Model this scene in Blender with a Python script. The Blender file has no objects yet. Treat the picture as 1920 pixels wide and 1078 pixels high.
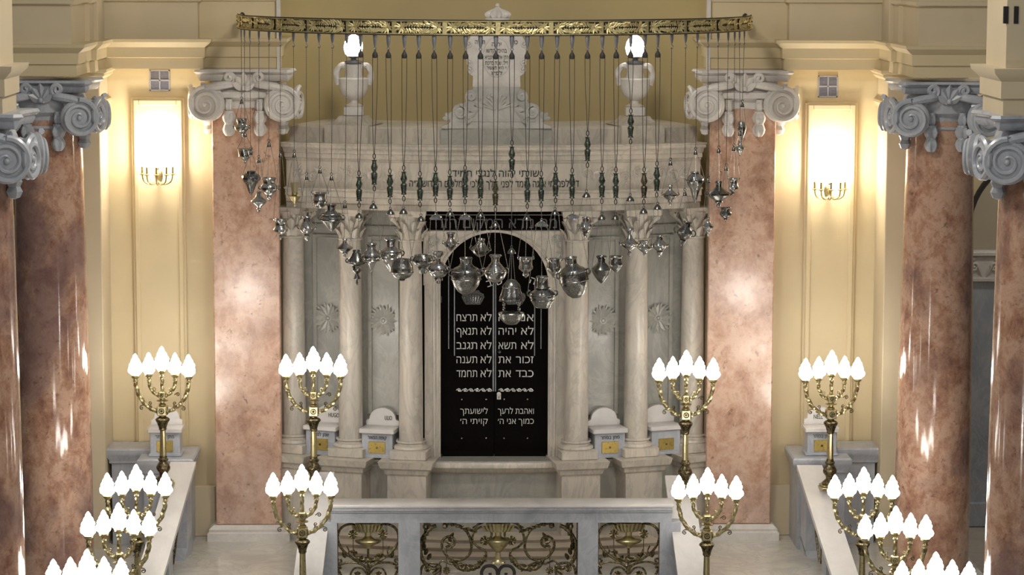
import bpy, math, random
from mathutils import Vector, Matrix
from mathutils.geometry import tessellate_polygon
random.seed(7)
SC = bpy.context.scene
COL = SC.collection
PI = math.pi
# ---------------------------------------------------------------- camera
H = 7.93                                   # eye height above the platform floor (gallery opposite the ark)
FPX = 5000.0
CAMLOC = Vector((-0.468, -36.0, H))
CAMROT = (Matrix.Rotation(-math.atan(0.02), 3, 'Z') @ Matrix.Rotation(PI/2 - math.atan(0.125), 3, 'X')
          @ Matrix.Rotation(math.radians(0.15), 3, 'Z'))
cd = bpy.data.cameras.new('camera'); cam = bpy.data.objects.new('camera', cd); COL.objects.link(cam)
cd.sensor_width = 36.0; cd.lens = 36.0*FPX/1920.0; cd.clip_start = 0.5; cd.clip_end = 300
cam.matrix_world = Matrix.Translation(CAMLOC) @ CAMROT.to_4x4()
SC.camera = cam
# ---------------------------------------------------------------- view, world, unseen lamps of the hall, some added as fill
SC.view_settings.view_transform = 'Standard'; SC.view_settings.look = 'None'
SC.view_settings.exposure = 0.0; SC.view_settings.gamma = 1.0; SC.view_settings.use_curve_mapping = False
W = bpy.data.worlds.new('hall_world'); SC.world = W; W.use_nodes = True
nt = W.node_tree; nt.nodes.clear()
wo = nt.nodes.new('ShaderNodeOutputWorld'); bg = nt.nodes.new('ShaderNodeBackground')
tc = nt.nodes.new('ShaderNodeTexCoord'); sx = nt.nodes.new('ShaderNodeSeparateXYZ'); rp = nt.nodes.new('ShaderNodeValToRGB')
mr = nt.nodes.new('ShaderNodeMapRange'); mr.inputs[1].default_value = -1; mr.inputs[2].default_value = 1
nt.links.new(tc.outputs['Generated'], sx.inputs[0]); nt.links.new(sx.outputs[2], mr.inputs[0])
nt.links.new(mr.outputs[0], rp.inputs[0]); nt.links.new(rp.outputs[0], bg.inputs[0]); nt.links.new(bg.outputs[0], wo.inputs[0])
els = rp.color_ramp.elements
els[0].position = 0.0; els[0].color = (.035, .033, .032, 1)
els[1].position = 1.0; els[1].color = (.36, .38, .40, 1)
for p_, c_ in ((.42, (.05, .043, .036, 1)), (.53, (.10, .09, .078, 1)), (.60, (.44, .44, .44, 1)), (.66, (.17, .17, .17, 1)), (.76, (.42, .43, .44, 1))):
    e = els.new(p_); e.color = c_
bg.inputs[1].default_value = 0.58
def lamp_light(name, loc, energy, color, radius):
    l = bpy.data.lights.new(name, 'POINT'); l.energy = energy; l.color = color; l.shadow_soft_size = radius
    o = bpy.data.objects.new(name, l); COL.objects.link(o); o.location = loc; return o
def area_light(name, loc, target, energy, color, sx_, sy_):
    l = bpy.data.lights.new(name, 'AREA'); l.energy = energy; l.color = color; l.shape = 'RECTANGLE'; l.size = sx_; l.size_y = sy_
    o = bpy.data.objects.new(name, l); COL.objects.link(o); o.location = loc
    o.rotation_euler = (Vector(target) - Vector(loc)).to_track_quat('-Z', 'Y').to_euler(); return o
# unseen lamps added as assumed chandeliers of the nave, and the candelabra of the reading platform down the nave
for i_, (x_, y_) in enumerate(((-2.6, -13), (2.6, -13), (-2.6, -20), (2.6, -20))):
    lamp_light('assumed_chandelier_light', (x_, y_, 9.0), 180, (1, .96, .9), .45)
lamp_light('ark_fill_light', (0, -8.5, 11.2), 1150, (1, .93, .82), .7)  # unseen lamp added to brighten the ark front and the apse
lamp_light('left_aisle_fill', (-7.6, 1.5, 7.5), 170, (1, .94, .86), .3); lamp_light('right_aisle_fill', (7.9, 1.5, 7.5), 200, (1, .94, .86), .3)  # unseen lamps added to brighten the dark aisles
for x_ in (-4.9, 5.5):
    lamp_light('reading_platform_candelabra_light', (x_, -20, 0.9), 230, (1, .96, .9), .34)
# ---------------------------------------------------------------- pixel of the 1920x1078 frame at a plane of depth d -> world point
def at(px, py, d):
    v = CAMROT @ Vector(((px-960)/FPX, -(py-539)/FPX, -1.0))
    return CAMLOC + v*(d/v.y)
def xat(px, d, py=540): return at(px, py, d).x
def zat(py, d, px=930): return at(px, py, d).z
def Y(d): return d-36.0
# ---------------------------------------------------------------- mesh helpers
class MB:
    def __init__(s): s.v = []; s.f = []
    def add(s, vs, fs, M=None):
        b = len(s.v)
        s.v.extend([(M @ Vector(q)) if M is not None else Vector(q) for q in vs])
        s.f.extend([tuple(b+i for i in f) for f in fs]); return s
    def box(s, x0, x1, y0, y1, z0, z1, M=None, bev=0.0):
        if bev > 0:
            b = min(bev, .45*min(abs(x1-x0), abs(y1-y0), abs(z1-z0)))
            # chamfered in plan and at the top and bottom
            def ring(i, z): return [(x0+i+b, y0+i, z), (x1-i-b, y0+i, z), (x1-i, y0+i+b, z), (x1-i, y1-i-b, z), (x1-i-b, y1-i, z), (x0+i+b, y1-i, z), (x0+i, y1-i-b, z), (x0+i, y0+i+b, z)]
            rs = [ring(b*.7, z0), ring(0, z0+b*.7), ring(0, z1-b*.7), ring(b*.7, z1)]
            vs = sum(rs, []); fs = [tuple(range(7, -1, -1)), tuple(range(24, 32))]
            for k in range(3):
                for i in range(8): fs.append((k*8+i, k*8+(i+1) % 8, k*8+8+(i+1) % 8, k*8+8+i))
            return s.add(vs, fs, M)
        vs = [(x0,y0,z0),(x1,y0,z0),(x1,y1,z0),(x0,y1,z0),(x0,y0,z1),(x1,y0,z1),(x1,y1,z1),(x0,y1,z1)]
        return s.add(vs, [(3,2,1,0),(4,5,6,7),(0,1,5,4),(1,2,6,5),(2,3,7,6),(3,0,4,7)], M)
    def lathe(s, prof, n=20, M=None, flute=0, amp=0.0, tw=0.0, sy=1.0, rfun=None):
        vs = []; fs = []; rows = []
        for k, (r, z) in enumerate(prof):
            if r < 1e-6: rows.append([len(vs)]); vs.append((0, 0, z)); continue
            row = []
            for i in range(n):
                a = 2*PI*i/n; rr = r
                if flute: rr = r*(1+amp*math.cos(flute*a+tw*z))
                if rfun: rr = r*rfun(a, z, k)
                row.append(len(vs)); vs.append((rr*math.cos(a), rr*math.sin(a)*sy, z))
            rows.append(row)
        for A, B in zip(rows, rows[1:]):
            for i in range(n):
                j = (i+1) % n
                if len(A) == 1 and len(B) == 1: continue
                if len(A) == 1: fs.append((A[0], B[j], B[i]))
                elif len(B) == 1: fs.append((A[i], A[j], B[0]))
                else: fs.append((A[i], A[j], B[j], B[i]))
        if len(rows[0]) > 1: fs.append(tuple(rows[0][::-1]))
        if len(rows[-1]) > 1: fs.append(tuple(rows[-1]))
        # orientation: flip when the profile runs downwards
        if prof[0][1] > prof[-1][1]: fs = [f[::-1] for f in fs]
        return s.add(vs, fs, M)
    def tube(s, pts, r, n=8, closed=False, M=None, twist=None, flat=None):
        pts = [Vector(p) for p in pts]; m = len(pts); vs = []; fs = []
        T = []
        for i in range(m):
            a = pts[(i-1) % m] if (closed or i) else pts[0]; b = pts[(i+1) % m] if (closed or i < m-1) else pts[-1]
            t = (b-a); T.append(t.normalized() if t.length > 1e-9 else Vector((0, 0, 1)))
        u = T[0].orthogonal().normalized()
        for i in range(m):
            u = (u - T[i]*u.dot(T[i]))
            u = u.normalized() if u.length > 1e-6 else T[i].orthogonal().normalized()
            w = T[i].cross(u); rr = r[i] if isinstance(r, (list, tuple)) else r
            for k in range(n):
                a = 2*PI*k/n; q = rr*(1+twist[0]*math.cos(twist[1]*a+twist[2]*i)) if twist else rr
                vs.append(pts[i] + u*(q*math.cos(a)) + w*(q*math.sin(a)*(flat or 1)))
        for i in range(m if closed else m-1):
            j = (i+1) % m
            for k in range(n):
                l = (k+1) % n; fs.append((i*n+k, i*n+l, j*n+l, j*n+k))
        if not closed: fs.append(tuple(range(n-1, -1, -1))); fs.append(tuple((m-1)*n+k for k in range(n)))
        return s.add(vs, fs, M)
    def sweep(s, prof, path, closed=False, M=None):
        """closed profile of (out, z) carried along a plan path with mitred corners; out is to the right of travel"""
        m = len(path); n = len(prof); vs = []; fs = []
        P = [Vector((p[0], p[1])) for p in path]
        for i in range(m):
            d0 = (P[i]-P[i-1]).normalized() if (i or closed) else None
            d1 = (P[(i+1) % m]-P[i]).normalized() if (i < m-1 or closed) else None
            if d0 is None: d0 = d1
            if d1 is None: d1 = d0
            n0 = Vector((d0.y, -d0.x)); n1 = Vector((d1.y, -d1.x)); b = (n0+n1)
            b = b.normalized() if b.length > 1e-6 else n0
            k = 1.0/max(.3, b.dot(n0))
            for o, z in prof: vs.append((P[i].x+b.x*o*k, P[i].y+b.y*o*k, z))
        for i in range(m if closed else m-1):
            j = (i+1) % m
            for k in range(n):
                l = (k+1) % n; fs.append((i*n+k, j*n+k, j*n+l, i*n+l))
        if not closed: fs.append(tuple(range(n))); fs.append(tuple((m-1)*n+k for k in range(n-1, -1, -1)))
        return s.add(vs, fs, M)
    def prism(s, poly, y0, y1, M=None):
        """polygon in X-Z, extruded along Y"""
        n = len(poly); vs = [(p[0], y0, p[1]) for p in poly]+[(p[0], y1, p[1]) for p in poly]
        fs = [tuple(range(n)), tuple(range(2*n-1, n-1, -1))]
        for i in range(n): j = (i+1) % n; fs.append((i, n+i, n+j, j))
        return s.add(vs, fs, M)
    def prismx(s, poly, x0, x1, M=None):
        """polygon in Y-Z, extruded along X"""
        n = len(poly); vs = [(x0, p[0], p[1]) for p in poly]+[(x1, p[0], p[1]) for p in poly]
        fs = [tuple(range(n-1, -1, -1)), tuple(range(n, 2*n))]
        for i in range(n): j = (i+1) % n; fs.append((i, j, n+j, n+i))
        return s.add(vs, fs, M)
    def torus(s, R, r, M=None, n=24, k=8):
        return s.tube([(R*math.cos(2*PI*i/n), R*math.sin(2*PI*i/n), 0) for i in range(n)], r, k, True, M)
    def leaf(s, L, w, curl=.5, thick=.25, M=None, m=7):
        """a lens-shaped leaf growing along +Z and curling towards -Y"""
        vs = []; fs = []
        for i in range(m):
            t = i/(m-1); ww = w*.5*math.sin(PI*min(1, .12+.88*t))**.8*(1-.25*t) if i < m-1 else 0.002
            a = curl*t*1.5; z = L*(math.sin(a)/1.5/curl if abs(curl) > 1e-3 else t); y = -L*((1-math.cos(a))/1.5/curl if abs(curl) > 1e-3 else 0)
            nv = Vector((0, -math.cos(a), -math.sin(a)))
            c = Vector((0, y, z)); h = ww*thick
            vs += [c+Vector((-ww, 0, 0)), c+nv*h*1.6, c+Vector((ww, 0, 0)), c-nv*h*.4]
        for i in range(m-1):
            for k in range(4): l = (k+1) % 4; fs.append((i*4+k, i*4+l, i*4+4+l, i*4+4+k))
        fs.append((3, 2, 1, 0)); fs.append(tuple((m-1)*4+k for k in range(4)))
        return s.add(vs, fs, M)
    def ball(s, c, r, n=12, sz=1.0):
        k = max(5, n//2)
        return s.lathe([(r*math.sin(PI*i/k) if 0 < i < k else 0, -r*sz*math.cos(PI*i/k)) for i in range(k+1)], n, Matrix.Translation(c))
    def build(s, name, m, parent=None, world=True, sharp=38, uvsm=True):
        me = bpy.data.meshes.new(name)
        off = Vector((0, 0, 0))
        if parent is not None and world:
            q = parent
            while q is not None: off = off+q.location; q = q.parent
        me.from_pydata([tuple(q-off) for q in s.v], [], s.f); me.validate(); me.update()
        me.polygons.foreach_set('use_smooth', [True]*len(me.polygons)); me.set_sharp_from_angle(angle=math.radians(sharp))
        me.materials.append(m)
        o = bpy.data.objects.new(name, me); COL.objects.link(o)
        if parent is not None: o.parent = parent
        return o
def T(x, y, z): return Matrix.Translation((x, y, z))
def RX(a): return Matrix.Rotation(a, 4, 'X')
def RY(a): return Matrix.Rotation(a, 4, 'Y')
def RZ(a): return Matrix.Rotation(a, 4, 'Z')
def SCL(x, y, z): return Matrix.Diagonal((x, y, z, 1))
def tag(o, label=None, cat=None, group=None, kind=None):
    if label: o['label'] = label
    if cat: o['category'] = cat
    if group: o['group'] = group
    if kind: o['kind'] = kind
    return o
def thing(name, loc, label, cat, group=None, rz=0, kind='thing'):
    o = bpy.data.objects.new(name, None); COL.objects.link(o); o.location = loc; o.rotation_euler = (0, 0, rz)
    o.empty_display_size = .1
    return tag(o, label, cat, group, kind)
def struct(name, mb, m, sharp=38):
    o = mb.build(name, m, sharp=sharp); o['kind'] = 'structure'; return o
def copy_tree(o, parent=None):
    c = o.copy(); COL.objects.link(c)
    if parent is not None: c.parent = parent
    for ch in list(o.children): copy_tree(ch, c)
    return c
def arc(cx, cz, r, a0, a1, n, y=0.0): return [(cx+r*math.cos(a0+(a1-a0)*i/n), y, cz+r*math.sin(a0+(a1-a0)*i/n)) for i in range(n+1)]
def spiral(cx, cz, r0, r1, a0, turns, n, y=0.0, dy=0.0):
    out = []
    for i in range(n+1):
        t = i/n; r = r0*(r1/r0)**t; a = a0+2*PI*turns*t
        out.append((cx+r*math.cos(a), y+dy*t, cz+r*math.sin(a)))
    return out
def smooth(pts, k=6):
    """Catmull-Rom through the points"""
    P = [Vector(p) for p in pts]; out = []
    for i in range(len(P)-1):
        p0 = P[max(0, i-1)]; p1 = P[i]; p2 = P[i+1]; p3 = P[min(len(P)-1, i+2)]
        for j in range(k):
            t = j/k; out.append(.5*((2*p1)+(p2-p0)*t+(2*p0-5*p1+4*p2-p3)*t*t+(3*p1-p0-3*p2+p3)*t**3))
    out.append(P[-1]); return out
# ---------------------------------------------------------------- lettering (Hebrew is written right to left, so the string is reversed)
def lettering(body, width=None, height=None, extrude=.004, bold=.012, rtl=True):
    c = bpy.data.curves.new('lettering', 'FONT'); c.body = body[::-1] if rtl else body
    c.size = 1.0; c.offset = bold; c.resolution_u = 3; c.fill_mode = 'NONE'
    o = bpy.data.objects.new('lettering', c); COL.objects.link(o)
    bpy.context.view_layer.update()
    me = bpy.data.meshes.new_from_object(o.evaluated_get(bpy.context.evaluated_depsgraph_get()))
    co = [Vector((q.co.x, q.co.y, 0)) for q in me.vertices]; nxt = {}
    for e in me.edges: a_, b_ = e.vertices; nxt.setdefault(a_, []).append(b_); nxt.setdefault(b_, []).append(a_)
    bpy.data.objects.remove(o); bpy.data.curves.remove(c); bpy.data.meshes.remove(me)
    loops = []; seen = set()
    for st in range(len(co)):                     # outlines of the letters, kept in the order of their vertices (the fonts give them consecutively)
        if st in seen or st not in nxt: continue
        lp = [st]; seen.add(st)
        while True:
            nb = [k for k in sorted(nxt[lp[-1]]) if k not in seen]
            if not nb: break
            lp.append(nb[0]); seen.add(nb[0])
        if len(lp) > 2: loops.append(lp)
    def sarea(lp): return .5*sum(co[lp[i]].x*co[lp[(i+1) % len(lp)]].y-co[lp[(i+1) % len(lp)]].x*co[lp[i]].y for i in range(len(lp)))
    def inside(p, lp):
        r_ = False
        for i in range(len(lp)):
            p0, p1 = co[lp[i]], co[lp[i-1]]
            if (p0.y > p.y) != (p1.y > p.y) and p.x < (p1.x-p0.x)*(p.y-p0.y)/(p1.y-p0.y)+p0.x: r_ = not r_
        return r_
    ar = [sarea(lp) for lp in loops]; big = max(range(len(loops)), key=lambda i: abs(ar[i])); sgn = ar[big] > 0
    vs = []; fs = []
    for i, lp in enumerate(loops):
        if (ar[i] > 0) != sgn: continue
        holes = [l2 for j, l2 in enumerate(loops) if (ar[j] > 0) != sgn and all(inside(co[k], lp) for k in l2[:3])]
        flat = [k for l2 in [lp]+holes for k in l2]; base = len(vs); n_ = len(flat)
        vs += [Vector((co[k].x, co[k].y, .02)) for k in flat]+[Vector((co[k].x, co[k].y, -.02)) for k in flat]
        for t in tessellate_polygon([[co[k] for k in l2] for l2 in [lp]+holes]): fs.append(tuple(base+q for q in t))
        off_ = base
        for l2 in [lp]+holes:
            m_ = len(l2)
            for q in range(m_): w = (q+1) % m_; fs.append((off_+q, off_+w, off_+n_+w, off_+n_+q))
            off_ += m_
    x0 = min(q.x for q in vs); x1 = max(q.x for q in vs)
    sx_ = width/(x1-x0) if width else None
    sy_ = height/.59 if height else sx_          # .59 em: height of a Hebrew letter
    if sx_ is None: sx_ = sy_
    # centred in x, baseline at z 0, standing in X-Z, front towards -Y
    return [Vector(((q.x-(x0+x1)/2)*sx_, -extrude if q.z > 0 else extrude, q.y*sy_)) for q in vs], fs
def text_mb(mb, body, x, y, z, width=None, height=None, M=None, bend=None, extrude=.004, bold=.012, rtl=True, rot=0):
    vs, fs = lettering(body, width, height, extrude, bold, rtl)
    if rot: vs = [Matrix.Rotation(rot, 3, 'Y') @ q for q in vs]
    vs = [q+Vector((x, y, z)) for q in vs]
    if bend: vs = [bend(q) for q in vs]
    mb.add(vs, fs, M)
# ---------------------------------------------------------------- materials (all procedural)
def new_mat(name):
    m = bpy.data.materials.new(name); m.use_nodes = True; nt = m.node_tree; nt.nodes.clear()
    o = nt.nodes.new('ShaderNodeOutputMaterial'); b = nt.nodes.new('ShaderNodeBsdfPrincipled'); nt.links.new(b.outputs[0], o.inputs[0])
    return m, nt, b
def coords(nt, scale=(1, 1, 1)):
    g = nt.nodes.new('ShaderNodeNewGeometry'); mp = nt.nodes.new('ShaderNodeMapping'); mp.inputs['Scale'].default_value = scale
    nt.links.new(g.outputs['Position'], mp.inputs[0]); return mp.outputs[0]
def noise(nt, co, scale, detail=4, rough=.55, dist=0.0):
    n = nt.nodes.new('ShaderNodeTexNoise'); n.inputs['Scale'].default_value = scale; n.inputs['Detail'].default_value = detail
    n.inputs['Roughness'].default_value = rough; n.inputs['Distortion'].default_value = dist; nt.links.new(co, n.inputs['Vector']); return n.outputs[0]
def ramp(nt, fac, stops):
    r = nt.nodes.new('ShaderNodeValToRGB'); e = r.color_ramp.elements
    e[0].position, e[1].position = stops[0][0], stops[-1][0]; e[0].color = (*stops[0][1], 1); e[1].color = (*stops[-1][1], 1)
    for p, c in stops[1:-1]: k = e.new(p); k.color = (*c, 1)
    nt.links.new(fac, r.inputs[0]); return r.outputs[0]
def mixc(nt, fac, a, b, mode='MIX'):
    m = nt.nodes.new('ShaderNodeMix'); m.data_type = 'RGBA'; m.blend_type = mode
    if isinstance(fac, float): m.inputs[0].default_value = fac
    else: nt.links.new(fac, m.inputs[0])
    for s, v in ((6, a), (7, b)):
        if isinstance(v, tuple): m.inputs[s].default_value = (*v, 1)
        else: nt.links.new(v, m.inputs[s])
    return m.outputs[2]
def bump(nt, b, h, strength=.3, dist=.01):
    k = nt.nodes.new('ShaderNodeBump'); k.inputs['Strength'].default_value = strength; k.inputs['Distance'].default_value = dist
    nt.links.new(h, k.inputs['Height']); nt.links.new(k.outputs[0], b.inputs['Normal'])
def plain(name, c, rough=.5, metal=0.0, var=.12, scale=9, bmp=0.0):
    m, nt, b = new_mat(name); co = coords(nt); n = noise(nt, co, scale)
    lo = tuple(x*(1-var) for x in c); hi = tuple(min(1, x*(1+var)) for x in c)
    nt.links.new(ramp(nt, n, [(.3, lo), (.7, hi)]), b.inputs['Base Color'])
    b.inputs['Roughness'].default_value = rough; b.inputs['Metallic'].default_value = metal
    if bmp: bump(nt, b, noise(nt, co, scale*3), bmp)
    return m
def marble(name, base, dark, vein, rough=.3, scale=1.4, stretch=(1, 1, 1), veins=.35, spec=.5):
    m, nt, b = new_mat(name); co = coords(nt, stretch)
    n1 = noise(nt, co, scale, 6, .6, .6); c1 = ramp(nt, n1, [(.32, dark), (.62, base)])
    n2 = noise(nt, co, scale*1.7, 8, .65, 1.8)
    v = ramp(nt, n2, [(.44, (0, 0, 0)), (.5, (veins,)*3), (.56, (0, 0, 0))])
    c2 = mixc(nt, v, c1, vein)
    nt.links.new(c2, b.inputs['Base Color']); b.inputs['Roughness'].default_value = rough
    b.inputs['Specular IOR Level'].default_value = spec
    bump(nt, b, noise(nt, co, scale*18, 3), .05, .01)
    return m
def mottled(name, base, light, dark, rough=.12, plumk=.8):
    """polished rose breccia: salmon ground, plum clouds, pale and dark flecks"""
    m, nt, b = new_mat(name); co = coords(nt, (1, 1, .8))
    big = noise(nt, co, .75, 6, .62, .5); mid = noise(nt, co, 3.4, 10, .76, .25); fine = noise(nt, co, 12, 8, .75, .3)
    c = ramp(nt, mid, [(.34, dark), (.46, base), (.56, light), (.68, base)])
    plum = ramp(nt, big, [(.49, (0, 0, 0)), (.60, (plumk,)*3)])
    c = mixc(nt, plum, c, mixc(nt, mid, (.10, .055, .055), (.33, .205, .18)))
    fl = ramp(nt, fine, [(.33, (.85,)*3), (.42, (0, 0, 0))]); c = mixc(nt, fl, c, (.15, .075, .055))
    fp = ramp(nt, fine, [(.60, (0, 0, 0)), (.72, (.55,)*3)]); c = mixc(nt, fp, c, light)
    nt.links.new(c, b.inputs['Base Color']); b.inputs['Roughness'].default_value = rough
    b.inputs['Coat Weight'].default_value = .25; b.inputs['Coat Roughness'].default_value = .08
    bump(nt, b, noise(nt, co, 4, 4), .10, .02)
    return m
def metal(name, c, dark, rough=.25, engr=0.0, scale=60, bmp=.25):
    m, nt, b = new_mat(name); co = coords(nt); n = noise(nt, co, scale, 5, .6)
    lo = .42 if engr else .3
    nt.links.new(ramp(nt, n, [(lo, dark), (lo+.16, c)]), b.inputs['Base Color'])
    b.inputs['Metallic'].default_value = 1.0; b.inputs['Roughness'].default_value = rough
    if bmp: bump(nt, b, n, bmp, .004)
    return m
def emit(name, c, s):
    m, nt, b = new_mat(name); b.inputs['Base Color'].default_value = (.9, .9, .88, 1); b.inputs['Emission Color'].default_value = (*c, 1)
    b.inputs['Emission Strength'].default_value = s; b.inputs['Roughness'].default_value = .4; return m
M = {}
M['plaster'] = plain('yellow_plaster', (.60, .495, .305), .62, 0, .05, 1.2)
M['plaster_apse'] = plain('shaded_apse_plaster', (.50, .40, .20), .7, 0, .07, .8)  # yellow plaster darkened to carry the shade inside the niche
M['plaster_dim'] = plain('dimmed_plaster', (.56, .47, .32), .65, 0, .06, 1.0)  # plaster tone lowered to carry the shade on piers and attic
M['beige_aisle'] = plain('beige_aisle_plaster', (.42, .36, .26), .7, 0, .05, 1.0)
M['white_marble'] = marble('white_marble', (.70, .66, .61), (.57, .53, .49), (.45, .42, .4), .38, 2.2, (1, 1, 1), .2)
M['ark_marble'] = marble('cream_ark_marble', (.60, .535, .45), (.43, .395, .345), (.30, .285, .26), .34, 1.7, (1, 1, .35), .45)
M['grey_marble'] = marble('grey_panel_marble', (.40, .385, .34), (.29, .285, .26), (.5, .48, .43), .3, 1.2, (1, 1, .6), .4)
M['pediment'] = marble('pale_grey_carved_marble', (.50, .48, .44), (.38, .37, .35), (.3, .29, .28), .4, 1.6, (1, 1, 1), .3)
M['blue_marble'] = marble('bluish_grey_marble', (.42, .44, .48), (.29, .31, .35), (.55, .55, .57), .3, 1.8, (1, 1, .6), .35)
M['pale_rail'] = marble('pale_rail_marble', (.66, .63, .60), (.53, .51, .50), (.45, .45, .46), .32, 1.6, (1, .5, 1), .12)
M['floor_marble'] = marble('pale_floor_marble', (.60, .57, .50), (.48, .46, .42), (.36, .35, .33), .2, .8, (1, 1, 1), .35)
M['step_marble'] = marble('tan_step_marble', (.58, .50, .40), (.47, .4, .32), (.33, .28, .23), .35, 1.5, (.4, 1, 1), .35)
M['rose'] = mottled('rose_marble', (.39, .215, .14), (.53, .345, .25), (.23, .11, .08))
M['rose_pale'] = mottled('pale_rose_marble', (.50, .305, .21), (.62, .42, .31), (.34, .175, .115), .16, .3)
M['silver'] = metal('polished_silver', (.46, .45, .43), (.15, .148, .14), .20, 0, 22, .15)
M['silver_engraved'] = metal('engraved_silver', (.42, .415, .39), (.12, .118, .11), .22, 1, 110, .35)
M['silver_dark'] = metal('tarnished_silver', (.28, .275, .26), (.09, .088, .084), .23, 1, 110, .25)
M['chain_metal'] = metal('chain_metal', (.30, .29, .27), (.16, .155, .15), .4, 0, 60, 0)
M['brass'] = metal('brass', (.52, .45, .25), (.26, .21, .10), .3, 0, 30, .1)
M['bronze'] = metal('aged_bronze', (.25, .205, .115), (.07, .055, .03), .38, 1, 45, .2)
M['gilt'] = metal('gilded_relief', (.66, .57, .30), (.36, .30, .13), .5, 0, 30, .15)
M['gilt'].node_tree.nodes['Principled BSDF'].inputs['Metallic'].default_value = .75
M['ink_shade'] = plain('ink_and_shade_black', (.008, .008, .008), .6, 0, .2, 20)  # black for lettering, grounds and the painted-in shade of mouths and gaps
M['iron'] = plain('dark_cord', (.035, .032, .028), .6, .2, .2, 20)
M['lead'] = metal('green_lead', (.15, .175, .15), (.05, .065, .055), .38, 1, 50, .3)
M['lead_brown'] = metal('brown_lead', (.20, .18, .13), (.07, .06, .045), .38, 1, 50, .3)
M['zinc'] = plain('zinc_grey', (.24, .25, .27), .45, .6, .15, 12)
M['door'] = plain('black_lacquered_wood', (.0025, .0016, .0014), .2, 0, .3, 5)
M['letter_silver'] = metal('silver_lettering', (.80, .79, .76), (.55, .54, .52), .38, 0, 60, .05)
M['letter_dark'] = plain('dark_bronze_lettering', (.05, .042, .032), .5, .2, .2, 30)
M['letter_grey'] = plain('grey_lettering', (.10, .10, .105), .45, .3, .15, 30)
M['bulb'] = emit('frosted_flame_glass', (1, .95, .87), 18.0)
M['sconce_bulb'] = emit('warm_bulb_glass', (1, .86, .6), 14.0)
M['grille'] = plain('vent_grille_metal', (.42, .42, .46), .5, .3, .1, 30)
M['grille_dark'] = plain('vent_louvre_metal', (.26, .26, .31), .5, .3, .1, 30)
M['brass_plate'] = metal('brass_slot_plate', (.50, .37, .12), (.3, .21, .06), .4, 0, 30, .05)
M['door'].node_tree.nodes['Principled BSDF'].inputs['Specular IOR Level'].default_value = .12
M['glass'] = plain('amber_glass_cup', (.42, .36, .2), .12, .3, .1, 20)
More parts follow.
